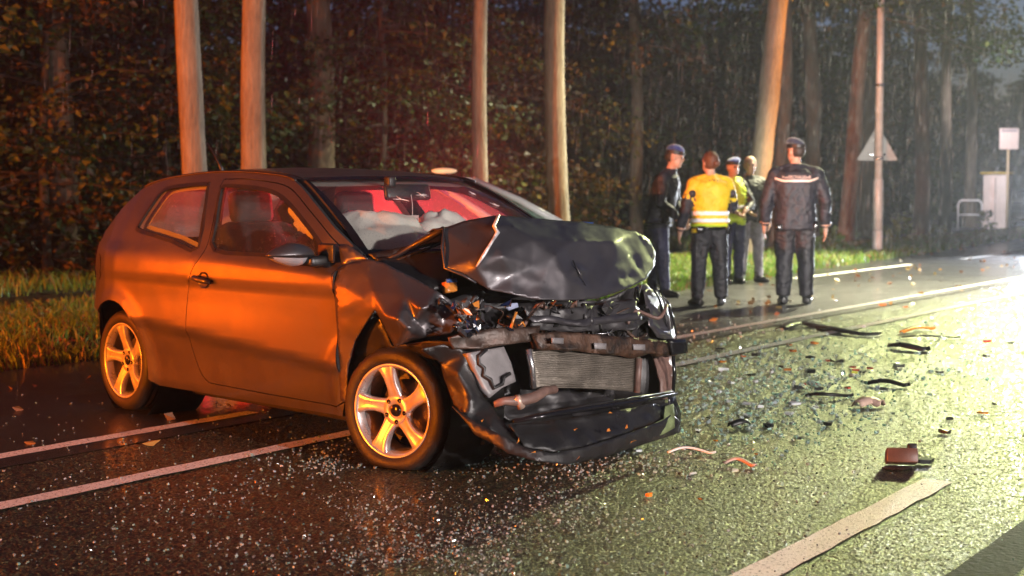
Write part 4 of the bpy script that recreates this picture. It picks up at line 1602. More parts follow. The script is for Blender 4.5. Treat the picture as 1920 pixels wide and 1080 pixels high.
# left front corner of the car (far side): wing edge and crushed lamp
sh('far_wing', [(1206, 545, 2.74), (1222, 540, 2.70), (1240, 555, 2.62), (1256, 590, 2.60), (1266, 625, 2.66), (1262, 640, 2.76), (1235, 632, 2.82), (1215, 610, 2.82)], M_paint, 25, crumple=.012, cs=7)
for k in range(3):
    tube('far_wing_edge', [car_at(px + k * 9, py + k * 5, x=2.70 + .02 * k) for px, py in ((1222, 538), (1236, 560), (1246, 595), (1250, 628))], [.004, .006, .006, .003], M_gloss if k != 1 else M_steel, wreck, 6)
sh('far_side_skin', [(1228, 655, 2.86), (1262, 660, 2.84), (1266, 745, 2.90), (1240, 750, 2.94)], M_hose, 26, crumple=.02, thick=.01)
tube('far_upright', [car_at(px, py, x=2.95) for px, py in ((1262, 662), (1264, 700), (1262, 740))], .009, M_gloss, wreck, 6)

# tangle of broken lamp, hoses, wires and brackets between bonnet and beam
rg = random.Random(40)
tang_m = [M_hood_in, M_black, M_gloss, M_hose, M_steel, M_rust, M_hood_in, M_black, M_chrome]
for i in range(90):
    px, py = rg.uniform(850, 1215), 0
    lo = 545 + max(0, 60 - abs(px - 900)) * .0
    py = rg.uniform(556 if px < 960 else 572, 632)
    if px > 1180: py = rg.uniform(545, 628)
    x = rg.uniform(2.78, 2.94)
    c = car_at(px, py, x=x)
    m_i = rg.choice(tang_m)
    k = rg.random()
    if k < .45:
        s = (rg.uniform(.008, .03), rg.uniform(.02, .09), rg.uniform(.01, .05))
        rot = Matrix.Rotation(rg.uniform(-1.2, 1.2), 3, 'X') @ Matrix.Rotation(rg.uniform(-.8, .8), 3, 'Z') @ Matrix.Rotation(rg.uniform(-.8, .8), 3, 'Y')
        V = [v + Vector((rg.uniform(-.012, .012), rg.uniform(-.012, .012), rg.uniform(-.012, .012))) for v in box_v(c, s, rot)]
        mk('bracket', V, BOXF, m_i, wreck)
    elif k < .75:
        d = Vector((rg.uniform(-.03, .03), rg.uniform(-.16, .16), rg.uniform(-.06, .06)))
        e = Vector((rg.uniform(0, .05), rg.uniform(-.03, .03), rg.uniform(-.05, .05)))
        p = spline([c - d, c - d * .3 + e, c + d * .4 - e, c + d], 4)
        tube('cable', p, rg.choice([.004, .006, .010, .014]), m_i if m_i is not M_chrome else M_black, wreck, 6)
    else:
        V = [c + Vector((rg.uniform(-.02, .02), rg.uniform(-.05, .05), rg.uniform(-.03, .03))) for _ in range(4)]
        o = mk('broken_plate', V, [(0, 1, 2), (0, 2, 3), (0, 3, 1)], rg.choice([M_chrome, M_steel, M_hood_in, M_black, M_hood_in, M_gloss, M_rust]), wreck)
        solid(o, .004)
# bright crushed headlamp bits at the right corner
for i in range(26):
    px, py = rg.uniform(852, 905), rg.uniform(570, 625)
    c = car_at(px, py, x=rg.uniform(2.88, 2.95))
    V = [c + Vector((rg.uniform(-.015, .015), rg.uniform(-.03, .03), rg.uniform(-.02, .02))) for _ in range(4)]
    o = mk('headlamp_fragment', V, [(0, 1, 2), (0, 2, 3), (0, 3, 1)], rg.choice([M_chrome, M_chrome, M_steel, M_orplast, M_gloss]), wreck)
    solid(o, .003)
sh('relay_box', [(836, 528, 2.66), (856, 527, 2.66), (858, 545, 2.68), (838, 548, 2.68)], M_orplast, 30, crumple=.004, thick=.03)
sh('relay_lid', [(838, 523, 2.665), (856, 522, 2.665), (858, 529, 2.67), (838, 530, 2.67)], M_blueplast, 31, crumple=.0, thick=.01)
sh('fuse_lid', [(944, 570, 2.90), (970, 568, 2.91), (972, 576, 2.91), (955, 582, 2.91)], mat('pale_blue_plastic', (.34, .38, .52), .3), 32, crumple=.004, thick=.01)
tube('orange_cable', [car_at(px, py, x=2.93) for px, py in ((968, 585), (962, 600), (958, 616))], .007, M_orplast, wreck, 6)
tube('orange_cable', [car_at(px, py, x=2.94) for px, py in ((972, 610), (980, 604), (984, 612))], .005, M_orplast, wreck, 6)
for i, (px, py) in enumerate(((903, 790), (968, 826), (1078, 802), (1142, 772), (1186, 830), (1140, 804), (1082, 860), (1000, 845), (1172, 800))):
    c = car_at(px, py, x=3.30)
    c = car_at(px, py, x=[3.04, 3.21, 3.23, 3.18, 3.22, 3.24, 3.31, 3.27, 3.23][i])
    V = [c + Vector((rg.uniform(0, .01), rg.uniform(-.018, .018), rg.uniform(-.012, .012))) for _ in range(4)]
    mw = Matrix.Translation((CAR[0], CAR[1], 0)) @ Matrix.Rotation(CAR[2], 4, 'Z')
    o = mk('wet_leaf', [mw @ v for v in V], [(0, 1, 2), (0, 2, 3)], M_orplast)
    solid(o, .001)
    tag(o, 'small orange leaf stuck to the torn black bumper', 'leaf', 'leaves stuck to the bumper')
# ------------------------------------------------------------------ other cars
def wheel_copy(root, loc, turn):
    src = next(o for o in wreck.children if o.name.startswith('wheel') and o.type == 'EMPTY')
    e = empty('wheel'); e.parent = root; e.location = loc; e.rotation_euler = (0, 0, turn)
    for ch in src.children:
        c = ch.copy(); COL.objects.link(c); c.parent = e
        if ch.name.startswith('rim'):
            for g in ch.children:
                d = g.copy(); COL.objects.link(d); d.parent = c


def sedan(root, paint, glass, lights_on=False):
    st = [(-2.10, .62, .42, .62, .66), (-2.06, .74, .30, .80, .86), (-1.95, .82, .24, .92, .96), (-1.3, .88, .22, .96, 1.0), (0, .90, .22, .94, .98), (1.0, .89, .22, .92, .99), (1.35, .88, .22, .88, .97), (1.8, .85, .24, .78, .86), (2.05, .76, .30, .66, .72), (2.14, .60, .36, .56, .60)]
    V, Fc = [], []
    for x, w, zl, zb, zt in st:
        half = [(0, zl), (w * .88, zl), (w * .98, zl + .10), (w, (zl + zb) / 2), (w * .985, zb - .10), (w * .93, zb), (w * .6, zt - .01), (0, zt)]
        ring = [(x, -y, z) for y, z in half] + [(x, y, z) for y, z in half[-2:0:-1]]
        V += ring
    m = 14
    for i in range(len(st) - 1):
        for k in range(m):
            a, b = i * m + k, i * m + (k + 1) % m
            Fc.append((a, b, b + m, a + m))
    Fc += [tuple(range(m))[::-1], tuple(range((len(st) - 1) * m, len(st) * m))]
    body = mk('body', V, Fc, paint, root, True)
    m_ = body.modifiers.new('s', 'SUBSURF'); m_.levels = 2; m_.render_levels = 2
    # glasshouse
    top = [(-.95, .58, 1.40), (-.3, .62, 1.45), (.45, .58, 1.415)]
    bot = [(-1.75, .74, .95), (-.3, .83, .945), (1.28, .74, .965)]
    def gp(i, s): return Vector((top[i][0], s * top[i][1], top[i][2]))
    def bp(i, s): return Vector((bot[i][0], s * bot[i][1], bot[i][2]))
    rv, rf = [], []
    for i in range(13):
        x = -.97 + 1.44 * i / 12
        w = float(np.interp(x, [-.97, -.3, .47], [.58, .62, .58]))
        ze = float(np.interp(x, [-.97, -.5, -.1, .47], [1.395, 1.435, 1.445, 1.41]))
        for j in range(9):
            t = -1 + j / 4
            rv.append((x, t * w, ze + .045 * (1 - abs(t) ** 2.5)))
    for i in range(12):
        for j in range(8):
            a = i * 9 + j
            rf.append((a, a + 9, a + 10, a + 1))
    solid(mk('roof', rv, rf, paint, root, True), .02, -1)

    def quad(name, a, b, c, d, mt, par, bul=.03):
        V, Fc = [], []
        n = 8
        nr = (b - a).cross(d - a).normalized()
        for i in range(n + 1):
            for j in range(n + 1):
                u, v = i / n, j / n
                p = a.lerp(b, u).lerp(d.lerp(c, u), v)
                V.append(p + nr * bul * math.sin(math.pi * u) * math.sin(math.pi * v) * 1.0)
        for i in range(n):
            for j in range(n):
                q = i * (n + 1) + j
                Fc.append((q, q + n + 1, q + n + 2, q + 1))
        return mk(name, V, Fc, mt, par, True)
    quad('windscreen', gp(2, -1), gp(2, 1), bp(2, 1), bp(2, -1), glass, root, -.06)
    quad('rear_window', gp(0, 1), gp(0, -1), bp(0, -1), bp(0, 1), glass, root, -.05)
    for s in (-1, 1):
        quad('side_window', gp(0, s), gp(1, s), bp(1, s), bp(0, s), glass, root, 0)
        quad('side_window', gp(1, s), gp(2, s), bp(2, s), bp(1, s), glass, root, 0)
        tube('windscreen_pillar', [gp(2, s) + Vector((-.04, 0, .012)), gp(2, s).lerp(bp(2, s), .5) + Vector((.03, s * .012, .02)), bp(2, s) + Vector((.05, s * .01, 0))], [.035, .038, .045], paint, root, 8)
        tube('rear_pillar', [gp(0, s), gp(0, s).lerp(bp(0, s), .5) + Vector((-.02, 0, .02)), bp(0, s)], [.05, .06, .08], paint, root, 8)
        tube('centre_pillar', [gp(1, s), bp(1, s)], [.03, .04], M_gloss, root, 8)
        tube('roof_rail', [gp(0, s), gp(1, s) + Vector((0, 0, .0)), gp(2, s)], .03, paint, root, 8)
        ellipsoid('door_mirror', (1.02, s * .98, 1.0), (.07, .12, .07), paint, root)
        for x in (-1.3, 1.32):
            wheel_copy(root, (x, s * .80, .30), 0 if s < 0 else math.pi)
        ellipsoid('headlamp', (1.98, s * .62, .66), (.14, .16, .075), mat('lit_headlamp', (.9, .9, .9), .2, emit=(1, .97, .9), estr=14.0) if lights_on else M_chrome, root)
        ellipsoid('tail_lamp', (-2.02, s * .64, .80), (.09, .14, .09), mat('lit_tail', (.5, .01, .01), .2, emit=(1, .02, .03), estr=6.0) if not lights_on else M_tail, root)
    box('seat_row', (-.1, 0, .85), (.25, 1.2, .5), M_seat, root, None, .06)
    box('dashboard', (.95, 0, .88), (.4, 1.3, .14), M_trim, root, None, .04)
    box('grille', (2.12, 0, .55), (.06, .8, .14), M_black, root, None, .02)
    return body


M_pwhite = paint_mat('white_police_paint', (.72, .74, .70), .3, 0.0, .3)
M_pglass = glass_mat('green_tinted_glass', (.15, .40, .28), .28, (.10, .42, .28), .4)
M_pred = mat('red_stripe', (.75, .035, .05), .35)
M_pblue = mat('blue_stripe', (.03, .13, .55), .35)
pol = empty('police_car', (-1.02, 15.6, 0), R(-24), 'white police car with blue and red stripes, mostly hidden behind the wrecked hatchback', 'car')
sedan(pol, M_pwhite, M_pglass)
pol.scale = (1, 1, .985)
for s in (-1, 1):   # slanted stripes along the flank
    for k in range(9):
        x = -1.75 + k * .36
        mm = M_pred if k % 3 != 2 else M_pblue
        V = []
        for dz in (0.0, .25, .5, .64):
            z = .34 + dz
            for dx in (0, .22):
                V.append((x + dx + (dz * .45), s * (.915 if dz < .55 else .89), z))
        solid(mk('slanted_stripe', V, [(0, 1, 3, 2), (2, 3, 5, 4), (4, 5, 7, 6)], mm, pol), .006)
    tube('pillar_stripe', [(.40, s * .60, 1.445), (.75, s * .66, 1.27), (1.02, s * .705, 1.125)], [.022, .024, .022], M_pblue, pol, 8)
lb = empty('beacon'); lb.parent = pol
box('beacon_foot', (.42, -.10, 1.475), (.10, .10, .05), M_black, lb, None, .01)
ellipsoid('beacon_lens', (.42, -.10, 1.51), (.13, .13, .032), mat('beacon_lens', (.85, .62, .42), .2, coat=.5, emit=(1, .62, .3), estr=.5), lb)

far = empty('oncoming_car', (20.4, 60.5, 0), R(-118), 'dark car with lit headlamps waiting far down the road in the haze', 'car')
sedan(far, paint_mat('dark_car_paint', (.03, .03, .035)), M_side_gl, True)
ellipsoid('indicator', (1.90, -.80, .70), (.06, .05, .05), mat('lit_indicator', (.8, .4, .05), .3, emit=(1, .5, .08), estr=5), far)

# ------------------------------------------------------------------ lamp post with warning sign, cabinet, square sign, hoop barrier
M_post = mat('galvanised', (.68, .67, .65), .4, .1, vary=.15, vscale=6)
M_postw = mat('white_band', (.78, .78, .76), .4)
g = ground(1645, 478)
lp = empty('lamp_post', (g.x, g.y, 0), 0, 'tall galvanised lamp post with white lower part on the grass verge', 'lamp post')
sc_ = g.y / F_PX
tube('mast', [(0, 0, 1.55), (0, 0, 6.5)], [.085, .07], M_post, lp, 16)
tube('lower_mast', [(0, 0, .5), (0, 0, 1.55), (0, 0, 1.57)], [.105, .105, .09], M_post, lp, 16)
tube('white_base', [(0, 0, -.05), (0, 0, .5)], [.108, .107], M_postw, lp, 16)
tube('top_arm', [(0, 0, 6.5), (-.3, -.3, 7.6), (-1.0, -1.0, 8.0)], [.07, .06, .05], M_post, lp, 12)
o = box('lamp_head', (-1.2, -1.2, 8.02), (.5, .2, .12), M_post, lp, Matrix.Rotation(R(45), 3, 'Z'), .03)
for z in (2.0, 3.5):
    lathe('clamp', [(.088, z - .03), (.1, z - .03), (.1, z + .03), (.088, z + .03)], M_steel, lp, 16, 'Z')
sg = empty('warning_sign', (g.x, g.y, 0), 0, 'triangular warning sign seen from its grey back, clamped to the lamp post', 'sign')
b0, hw = 1.98 - .02, .43
tri = [(-hw, b0), (hw, b0), (0, b0 + .74)]
tr_ = []
for i in range(3):
    a, b, c = Vector(tri[i - 1]), Vector(tri[i]), Vector(tri[(i + 1) % 3])
    tr_ += [b.lerp(a, .08), b.lerp(a, .02) * .5 + b.lerp(c, .02) * .5, b.lerp(c, .08)]
V = [(p.x, .12, p.y) for p in tr_] + [(p.x, .14, p.y) for p in tr_]
nT = len(tr_)
Fc = [tuple(range(nT)), tuple(range(nT, 2 * nT))[::-1]] + [(i, i + nT, (i + 1) % nT + nT, (i + 1) % nT) for i in range(nT)]
mk('plate', V, Fc, mat('sign_back', (.46, .45, .43), .45, .2, vary=.1, vscale=3), sg)
for z in (b0 + .12, b0 + .42):
    box('bracket', (0, .10, z), (.34 if z < b0 + .2 else .16, .03, .04), M_steel, sg, None, .004)

g = ground(1868, 432)
cb = empty('utility_cabinet', (g.x, g.y, 0), R(-30), 'pale utility cabinet with yellow lid at the far right roadside', 'cabinet')
M_cab = mat('cabinet_cream', (.60, .50, .44), .5, vary=.1, vscale=2)
box('cabinet_body', (0, 0, 1.0), (.85, .5, 1.9), M_cab, cb, None, .03)
box('cabinet_lid', (0, 0, 2.0), (1.05, .65, .07), mat('cabinet_yellow', (.55, .38, .05), .5), cb, None, .03)
box('door_seam', (.0, -.252, 1.05), (.02, .012, 1.6), M_trim, cb, None, 0)
g2 = ground(1874, 433)
sq = empty('square_sign', (g2.x + .12, g2.y - .4, 0), 0, 'small square pale sign with rounded corners on a post above the cabinet', 'sign')
tube('post', [(0, 0, 0), (0, 0, 3.3)], .045, mat('post_ochre', (.5, .38, .22), .5), sq, 10)
box('plate', (0, -.06, 3.15), (.66, .03, .72), mat('sign_pink', (.78, .62, .55), .5), sq, None, .10)
box('plate_band', (0, -.078, 3.43), (.54, .012, .10), mat('sign_grey', (.4, .35, .36), .5), sq, None, .0)
g3 = ground(1818, 432)
hb = empty('hoop_barrier', (g3.x, g3.y, 0), R(-20), 'grey steel hoop barrier left of the utility cabinet', 'barrier')
tube('hoop', [(-.4, 0, 0), (-.4, 0, .9), (-.36, 0, 1.0), (-.28, 0, 1.05), (.28, 0, 1.05), (.36, 0, 1.0), (.4, 0, .9), (.4, 0, 0)], .03, M_post, hb, 10)
tube('rail', [(-.4, 0, .55), (.4, 0, .55)], .022, M_post, hb, 8)

# far lit lamp in the wood, seen as a small white light
Yl = 60
lt = empty('distant_lamp', (px_at(942, Yl), Yl, 0), 0, 'small white light shining through the trees above the bonnet', 'lamp')
tube('post', [(0, 0, 0), (0, 0, 2.3)], .04, M_black, lt, 8)
ellipsoid('bulb', (0, 0, CAM_H + (365 - 309) * Yl / F_PX), (.11, .11, .09), mat('lit_bulb', (.9, 1, .9), .3, emit=(.85, 1, .85), estr=14), lt)
# white marker post head beyond the bonnet
gm = empty('marker_post', (px_at(997, 19), 19, 0), 0, 'white topped marker post just beyond the crumpled bonnet', 'post')
tube('stake', [(0, 0, 0), (0, 0, .90)], .032, M_black, gm, 10)
tube('cap', [(0, 0, .90), (0, 0, 1.03), (0, 0, 1.045)], [.033, .033, .02], M_postw, gm, 12)

# ------------------------------------------------------------------ people
M_skin = mat('skin', (.52, .30, .21), .5, vary=.08, vscale=12)
M_navy = mat('navy_cloth', (.018, .019, .028), .6, vary=.25, vscale=10, bump=.4, bscale=40)
M_trou = mat('black_trousers', (.013, .013, .018), .6, vary=.25, vscale=8, bump=.4, bscale=40)
M_trou_b = mat('blue_trousers', (.028, .030, .075), .6, vary=.25, vscale=8, bump=.4, bscale=40)
M_jeans = mat('grey_jeans', (.26, .25, .27), .75, vary=.25, vscale=9, bump=.4, bscale=60)
M_coat = mat('charcoal_coat', (.03, .033, .032), .6, vary=.25, vscale=8, bump=.4, bscale=40)
M_hivis = mat('hi_vis_yellow', (.72, .50, .02), .6, vary=.08, vscale=10, bump=.35, bscale=25)
M_hivisg = mat('hi_vis_lime', (.50, .66, .03), .6, vary=.08, vscale=10)
M_refl = mat('reflective_tape', (.92, .92, .92), .25, 0.0, spec=1.0)
M_boot = mat('black_boot', (.012, .012, .012), .3)
M_sole = mat('wet_shoe', (.03, .03, .03), .2)
M_beret = mat('blue_beret', (.02, .05, .22), .8, sheen=.4)
M_beret_d = mat('dark_beret', (.015, .025, .055), .8, sheen=.5)
M_hair_b = mat('brown_hair', (.09, .035, .016), .55, bump=.6, bscale=60)
M_hair_g = mat('fair_grey_hair', (.45, .36, .26), .6, bump=.6, bscale=60)
M_hair_d = mat('dark_hair', (.03, .02, .015), .55, bump=.6, bscale=60)
M_eye = mat('eye_dark', (.02, .015, .012), .2)


def person(label, loc, rz, H, cfg):
    root = empty('person', loc, rz, label, 'person', 'people standing together on the road')
    prims = []   # (verts, faces, tag)
    k = H
    lean = cfg.get('lean', 0.0)
    bulk = cfg.get('bulk', 1.0)
    up = cfg['upper']
    lo = cfg['lower']
    skin, sleeve, shoe = M_skin, cfg.get('sleeve', up), cfg.get('shoe', M_boot)
    def L(p):   # lean the upper body forward above the hips
        p = Vector(p) * k
        hz = .50 * k
        if p.z > hz:
            p.y += math.sin(lean) * (p.z - hz)
            p.z -= (1 - math.cos(lean)) * (p.z - hz)
        return p
    # torso rings (z, rx, ry, y offset)
    jl = cfg.get('hem', .47)
    rings = [(jl, .098, .072, 0), (.50, .101, .076, 0), (.55, .099, .075, 0), (.60, .098, .074, 0), (.66, .106, .077, 0), (.72, .116, .078, 0), (.765, .117, .072, -.004), (.795, .104, .062, -.006), (.815, .075, .050, -.006), (.83, .045, .042, -.003), (.845, .034, .036, 0)]
    nR = 28
    V, Fc = [], []
    for z, rx, ry, oy in rings:
        b = bulk if z < .80 else 1 + (bulk - 1) * .5
        for i in range(nR):
            a = 2 * math.pi * i / nR
            ca, sa = math.cos(a), math.sin(a)
            e = .85
            V.append(L((rx * b * math.copysign(abs(ca) ** e, ca), oy + ry * b * math.copysign(abs(sa) ** e, sa), z)))
    for i in range(len(rings) - 1):
        for q in range(nR):
            a, b = i * nR + q, i * nR + (q + 1) % nR
            Fc.append((a, b, b + nR, a + nR))
    Fc += [tuple(range(nR))[::-1], tuple(range((len(rings) - 1) * nR, len(rings) * nR))]
    prims.append((V, Fc, up))
    if cfg.get('yoke'):
        V2, F2 = ellipsoid_geo(L((0, -.004, .80)), (.085 * k, .058 * k, .026 * k), 20, 10)
        prims.append((V2, F2, cfg['yoke']))
    # legs
    for s, (fx, fy, kx, ky) in zip((-1, 1), cfg['legs']):
        hip = Vector((s * .052, 0, .50)) * k
        kn = Vector((kx, ky, .275)) * k
        an = Vector((fx, fy, .055)) * k
        pts = [hip, hip.lerp(kn, .5) + Vector((0, .006 * k, 0)), kn, kn.lerp(an, .4) + Vector((0, -.008 * k, 0)), an]
        lw = cfg.get('legw', 1.0)
        tv, tf = tube_geo(pts, [.060 * k * lw, .054 * k * lw, .044 * k * lw, .042 * k * lw, .036 * k * lw], 16)
        prims.append((tv, tf, lo))
        # shoe
        dr = cfg.get('toe', [0, 0])[0 if s < 0 else 1]
        fd = Vector((math.sin(dr), math.cos(dr), 0))
        a0 = Vector((fx, fy, 0)) * k
        tv, tf = tube_geo([a0 - fd * .045 * k + Vector((0, 0, .022 * k)), a0 + Vector((0, 0, .026 * k)), a0 + fd * .06 * k + Vector((0, 0, .022 * k)), a0 + fd * .105 * k + Vector((0, 0, .016 * k))], [.022 * k, .028 * k, .026 * k, .017 * k], 14)
        prims.append((tv, tf, shoe))
        tv, tf = tube_geo([an, a0 + Vector((0, 0, .02 * k))], [.03 * k, .028 * k], 12)
        prims.append((tv, tf, shoe))
    # arms and hands
    for s, (el, wr, curl) in zip((-1, 1), cfg['arms']):
        shd = L((s * .100 * bulk, -.004, .770))
        el_, wr_ = L(el), L(wr)
        ab = cfg.get('armw', 1.0)
        mid = shd.lerp(el_, .5)
        for c_, r_ in ((L((s * .094 * bulk, -.005, .778)), .046 * ab), (el_, .0345 * ab)):
            prims.append((*ellipsoid_geo(c_, (r_ * k, r_ * k, r_ * k), 16, 10), cfg.get('upper_sleeve', sleeve) if c_ is not el_ else sleeve))
        prims.append((*tube_geo([L((s * .03, -.006, .832)), L((s * .095 * bulk, -.005, .795))], [.026 * k, .034 * k], 12), up))
        tv, tf = tube_geo([shd - (el_ - shd).normalized() * .01 * k, shd.lerp(el_, .25), mid], [.040 * k * ab, .040 * k * ab, .038 * k * ab], 16)
        prims.append((tv, tf, cfg.get('upper_sleeve', sleeve)))
        tv, tf = tube_geo([mid, el_, el_.lerp(wr_, .5), wr_], [.038 * k * ab, .034 * k * ab, .030 * k * ab, .024 * k * ab], 16)
        prims.append((tv, tf, sleeve))
        d = (wr_ - el_).normalized()
        hd = (d * .75 + Vector((0, 0, -.35)) * (1 if abs(d.z) < .95 else 0) + Vector((0, .12, 0))).normalized()
        side = hd.cross(Vector((0, 1, 0)) if abs(hd.y) < .8 else Vector((1, 0, 0))).normalized()
        flat = side.cross(hd).normalized()
        pc = wr_ + hd * .032 * k
        M3 = Matrix((side, flat, hd)).transposed()
        tv, tf = ellipsoid_geo(pc, (.013 * k, .024 * k, .034 * k), 12, 8, M3)
        prims.append((tv, tf, skin))
        tv, tf = tube_geo([wr_ - hd * .01 * k, wr_ + hd * .02 * k], .0165 * k, 10)
        prims.append((tv, tf, skin))
        for fi, (off, ln_) in enumerate(((-.0165, .040), (-.0055, .046), (.0055, .043), (.0165, .033))):
            b0 = pc + flat * off * k * 1.05 + hd * .024 * k
            cv = -side * s * curl
            p1 = b0 + (hd + cv * .3).normalized() * ln_ * .5 * k
            p2 = p1 + (hd * .75 + cv * .9).normalized() * ln_ * .55 * k
            tv, tf = tube_geo([b0, p1, p2], [.0052 * k, .0050 * k, .0042 * k], 8)
            prims.append((tv, tf, skin))
        b0 = pc + flat * .020 * k - hd * .012 * k
        p1 = b0 + (flat * .8 + hd * .7).normalized() * .022 * k
        p2 = p1 + (flat * .2 + hd * .9 - side * s * .3).normalized() * .02 * k
        tv, tf = tube_geo([b0, p1, p2], [.0065 * k, .0058 * k, .0046 * k], 8)
        prims.append((tv, tf, skin))
    # neck, head
    yaw = cfg.get('yaw', 0.0)
    Rz = Matrix.Rotation(yaw, 3, 'Z') @ Matrix.Rotation(-cfg.get('nod', 0.0), 3, 'X')
    hc = L((0, .012, .925))
    tv, tf = tube_geo([L((0, 0, .82)), L((0, .004, .86)), hc - Vector((0, 0, .02 * k))], [.034 * k, .030 * k, .03 * k], 14)
    prims.append((tv, tf, skin))
    def HP(p): return hc + Rz @ (Vector(p) * k * 1.06)
    hm = lambda c, r, t, n=16, m=10: prims.append((*ellipsoid_geo(HP(c), [q * k * 1.06 for q in r], n, m, Rz), t))
    hm((0, -.006, .012), (.043, .053, .056), skin)
    hm((0, .012, -.022), (.035, .040, .046), skin)
    hm((0, .030, -.045), (.020, .018, .018), skin)       # chin
    hm((0, .052, -.006), (.007, .012, .014), skin, 10, 8)  # nose
    hm((0, .047, .014), (.030, .006, .006), skin, 10, 6)   # brow
    hm((0, .046, -.031), (.014, .006, .004), cfg.get('lip', skin), 10, 6)
    for s in (-1, 1):
        hm((s * .044, -.004, -.004), (.006, .012, .017), skin, 10, 8)
        hm((s * .016, .046, .003), (.0065, .004, .0042), M_eye, 8, 6)
    # weld into one skin
    V, Fc = [], []
    mats, kd_pts = [], []
    for pv, pf, t in prims:
        o = len(V)
        V += [Vector(p) for p in pv]
        Fc += [tuple(o + i for i in f) for f in pf]
        if t not in mats: mats.append(t)
        ti = mats.index(t)
        for f in pf:
            c = Vector((0, 0, 0))
            for i in f: c += Vector(pv[i])
            kd_pts.append((c / len(f), ti))
        kd_pts += [(Vector(p), ti) for p in pv]
    me0 = bpy.data.meshes.new('tmp')
    me0.from_pydata([tuple(v) for v in V], [], Fc)
    me0.update()
    tmp = bpy.data.objects.new('tmp', me0)
    wsc_ = bpy.data.scenes.new('weld')
    wsc_.collection.objects.link(tmp)
    m = tmp.modifiers.new('r', 'REMESH'); m.mode = 'VOXEL'; m.voxel_size = .0105
    m = tmp.modifiers.new('s', 'SMOOTH'); m.iterations = 3; m.factor = .5
    with bpy.context.temp_override(scene=wsc_, view_layer=wsc_.view_layers[0]):
        dg = bpy.context.evaluated_depsgraph_get()
    me = bpy.data.meshes.new_from_object(tmp.evaluated_get(dg))
    bpy.data.objects.remove(tmp)
    bpy.data.scenes.remove(wsc_)
    kd = kdtree.KDTree(len(kd_pts))
    for i, (c, t) in enumerate(kd_pts): kd.insert(c, i)
    kd.balance()
    me.name = 'body'
    for mm in mats: me.materials.append(mm)
    idx = [kd_pts[kd.find(p.center)[1]][1] for p in me.polygons]
    me.polygons.foreach_set('material_index', idx)
    # cloth folds
    cloth = set()
    for p in me.polygons:
        if mats[p.material_index] not in (skin, M_eye, shoe):
            cloth.update(p.vertices)
    sd = cfg.get('seed', 1) * 7.3
    nrm_ = {vi: me.vertices[vi].normal.copy() for vi in cloth}
    for vi in cloth:
        v = me.vertices[vi]
        q = v.co
        n_ = noise.noise(Vector((q.x * 9 + sd, q.y * 9, q.z * 5))) * .016 + (.3 - abs(noise.noise(Vector((q.x * 14 + sd, q.y * 14, q.z * 20))))) * .016
        v.co = q + nrm_[vi] * n_
    link('body', me, None, root, True)
    # beret or hair
    head = cfg['head']
    if head[0] == 'beret':
        V, Fc = ellipsoid_geo((0, 0, 0), (1, 1, 1), 26, 14)
        out = []
        for v in V:
            x, y, z = v
            zz = .034 * z if z > 0 else .016 * z
            tilt = .016 * x * head[2]
            out.append(HP((x * .0525 + .006 * head[2], -.004 + y * .0575, .043 + zz + tilt)))
        mk('beret', out, Fc, head[1], root, True)
        V, Fc = lathe_geo([(.0455, .0), (.0475, .006), (.0475, .020), (.0455, .026)], 28, 'Z')
        mk('beret_band', [HP((v[0], -.004 + v[1] * 1.2, v[2] + .020)) for v in V], Fc, M_black, root, True)
        V, Fc = ellipsoid_geo((0, 0, 0), (1, 1, 1), 24, 14)
        out = [HP((x * .0455, -.010 + y * .0545, .004 + z * .045)) for x, y, z in V]
        Fk = [f for f in Fc if sum(V[i].y for i in f) / 4 < -.15 and sum(V[i].z for i in f) / 4 > -.75]
        mk('hair', out, Fk, head[3], root, True)
    else:
        V, Fc = ellipsoid_geo((0, 0, 0), (1, 1, 1), 34, 22)
        out = []
        for x, y, z in V:
            f = 1 + .05 * noise.noise(Vector((x * 5, y * 5, z * 5 + sd)))
            out.append(HP((x * .0478 * f, -.008 + y * .0575 * f, .010 + z * .060 * f)))
        def keep(f):
            x = sum(V[i].x for i in f) / 4; y = sum(V[i].y for i in f) / 4; z = sum(V[i].z for i in f) / 4
            return z > (.62 if y > .55 else (.25 if y > .1 else -.80)) or (y < .1 and abs(x) < .9 and z > -.8)
        mk('hair', out, [f for f in Fc if keep(f)], head[1], root, True)
        if len(head) > 2:   # bun
            V, Fc = ellipsoid_geo(HP((0, -.066, -.005)), (.024 * k, .02 * k, .022 * k), 14, 10)
            mk('hair_bun', V, Fc, head[1], root, True)

    def band(name, z0, z1, mt, pad=.010, a0=0, a1=360):
        zs = [r[0] for r in rings]
        V, Fc = [], []
        n = 48
        for z in (z0, (z0 + z1) / 2, z1):
            rx = np.interp(z, zs, [r[1] for r in rings]) * bulk * k + pad
            ry = np.interp(z, zs, [r[2] for r in rings]) * bulk * k + pad
            oy = np.interp(z, zs, [r[3] for r in rings]) * k
            for i in range(n + 1):
                a = R(a0 + (a1 - a0) * i / n)
                ca, sa = math.cos(a), math.sin(a)
                w = .004 * noise.noise(Vector((ca * 3, sa * 3, z * 9 + sd)))
                p = L((0, 0, z))
                V.append(p + Vector(((rx + w) * math.copysign(abs(ca) ** .85, ca), oy + (ry + w) * math.copysign(abs(sa) ** .85, sa), w * 2)))
        for i in range(2):
            for j in range(n):
                q = i * (n + 1) + j
                Fc.append((q, q + 1, q + n + 2, q + n + 1))
        return solid(mk(name, V, Fc, mt, root, True), .004)
    for args in cfg.get('bands', []):
        band(*args)
    return root, rings, L, band


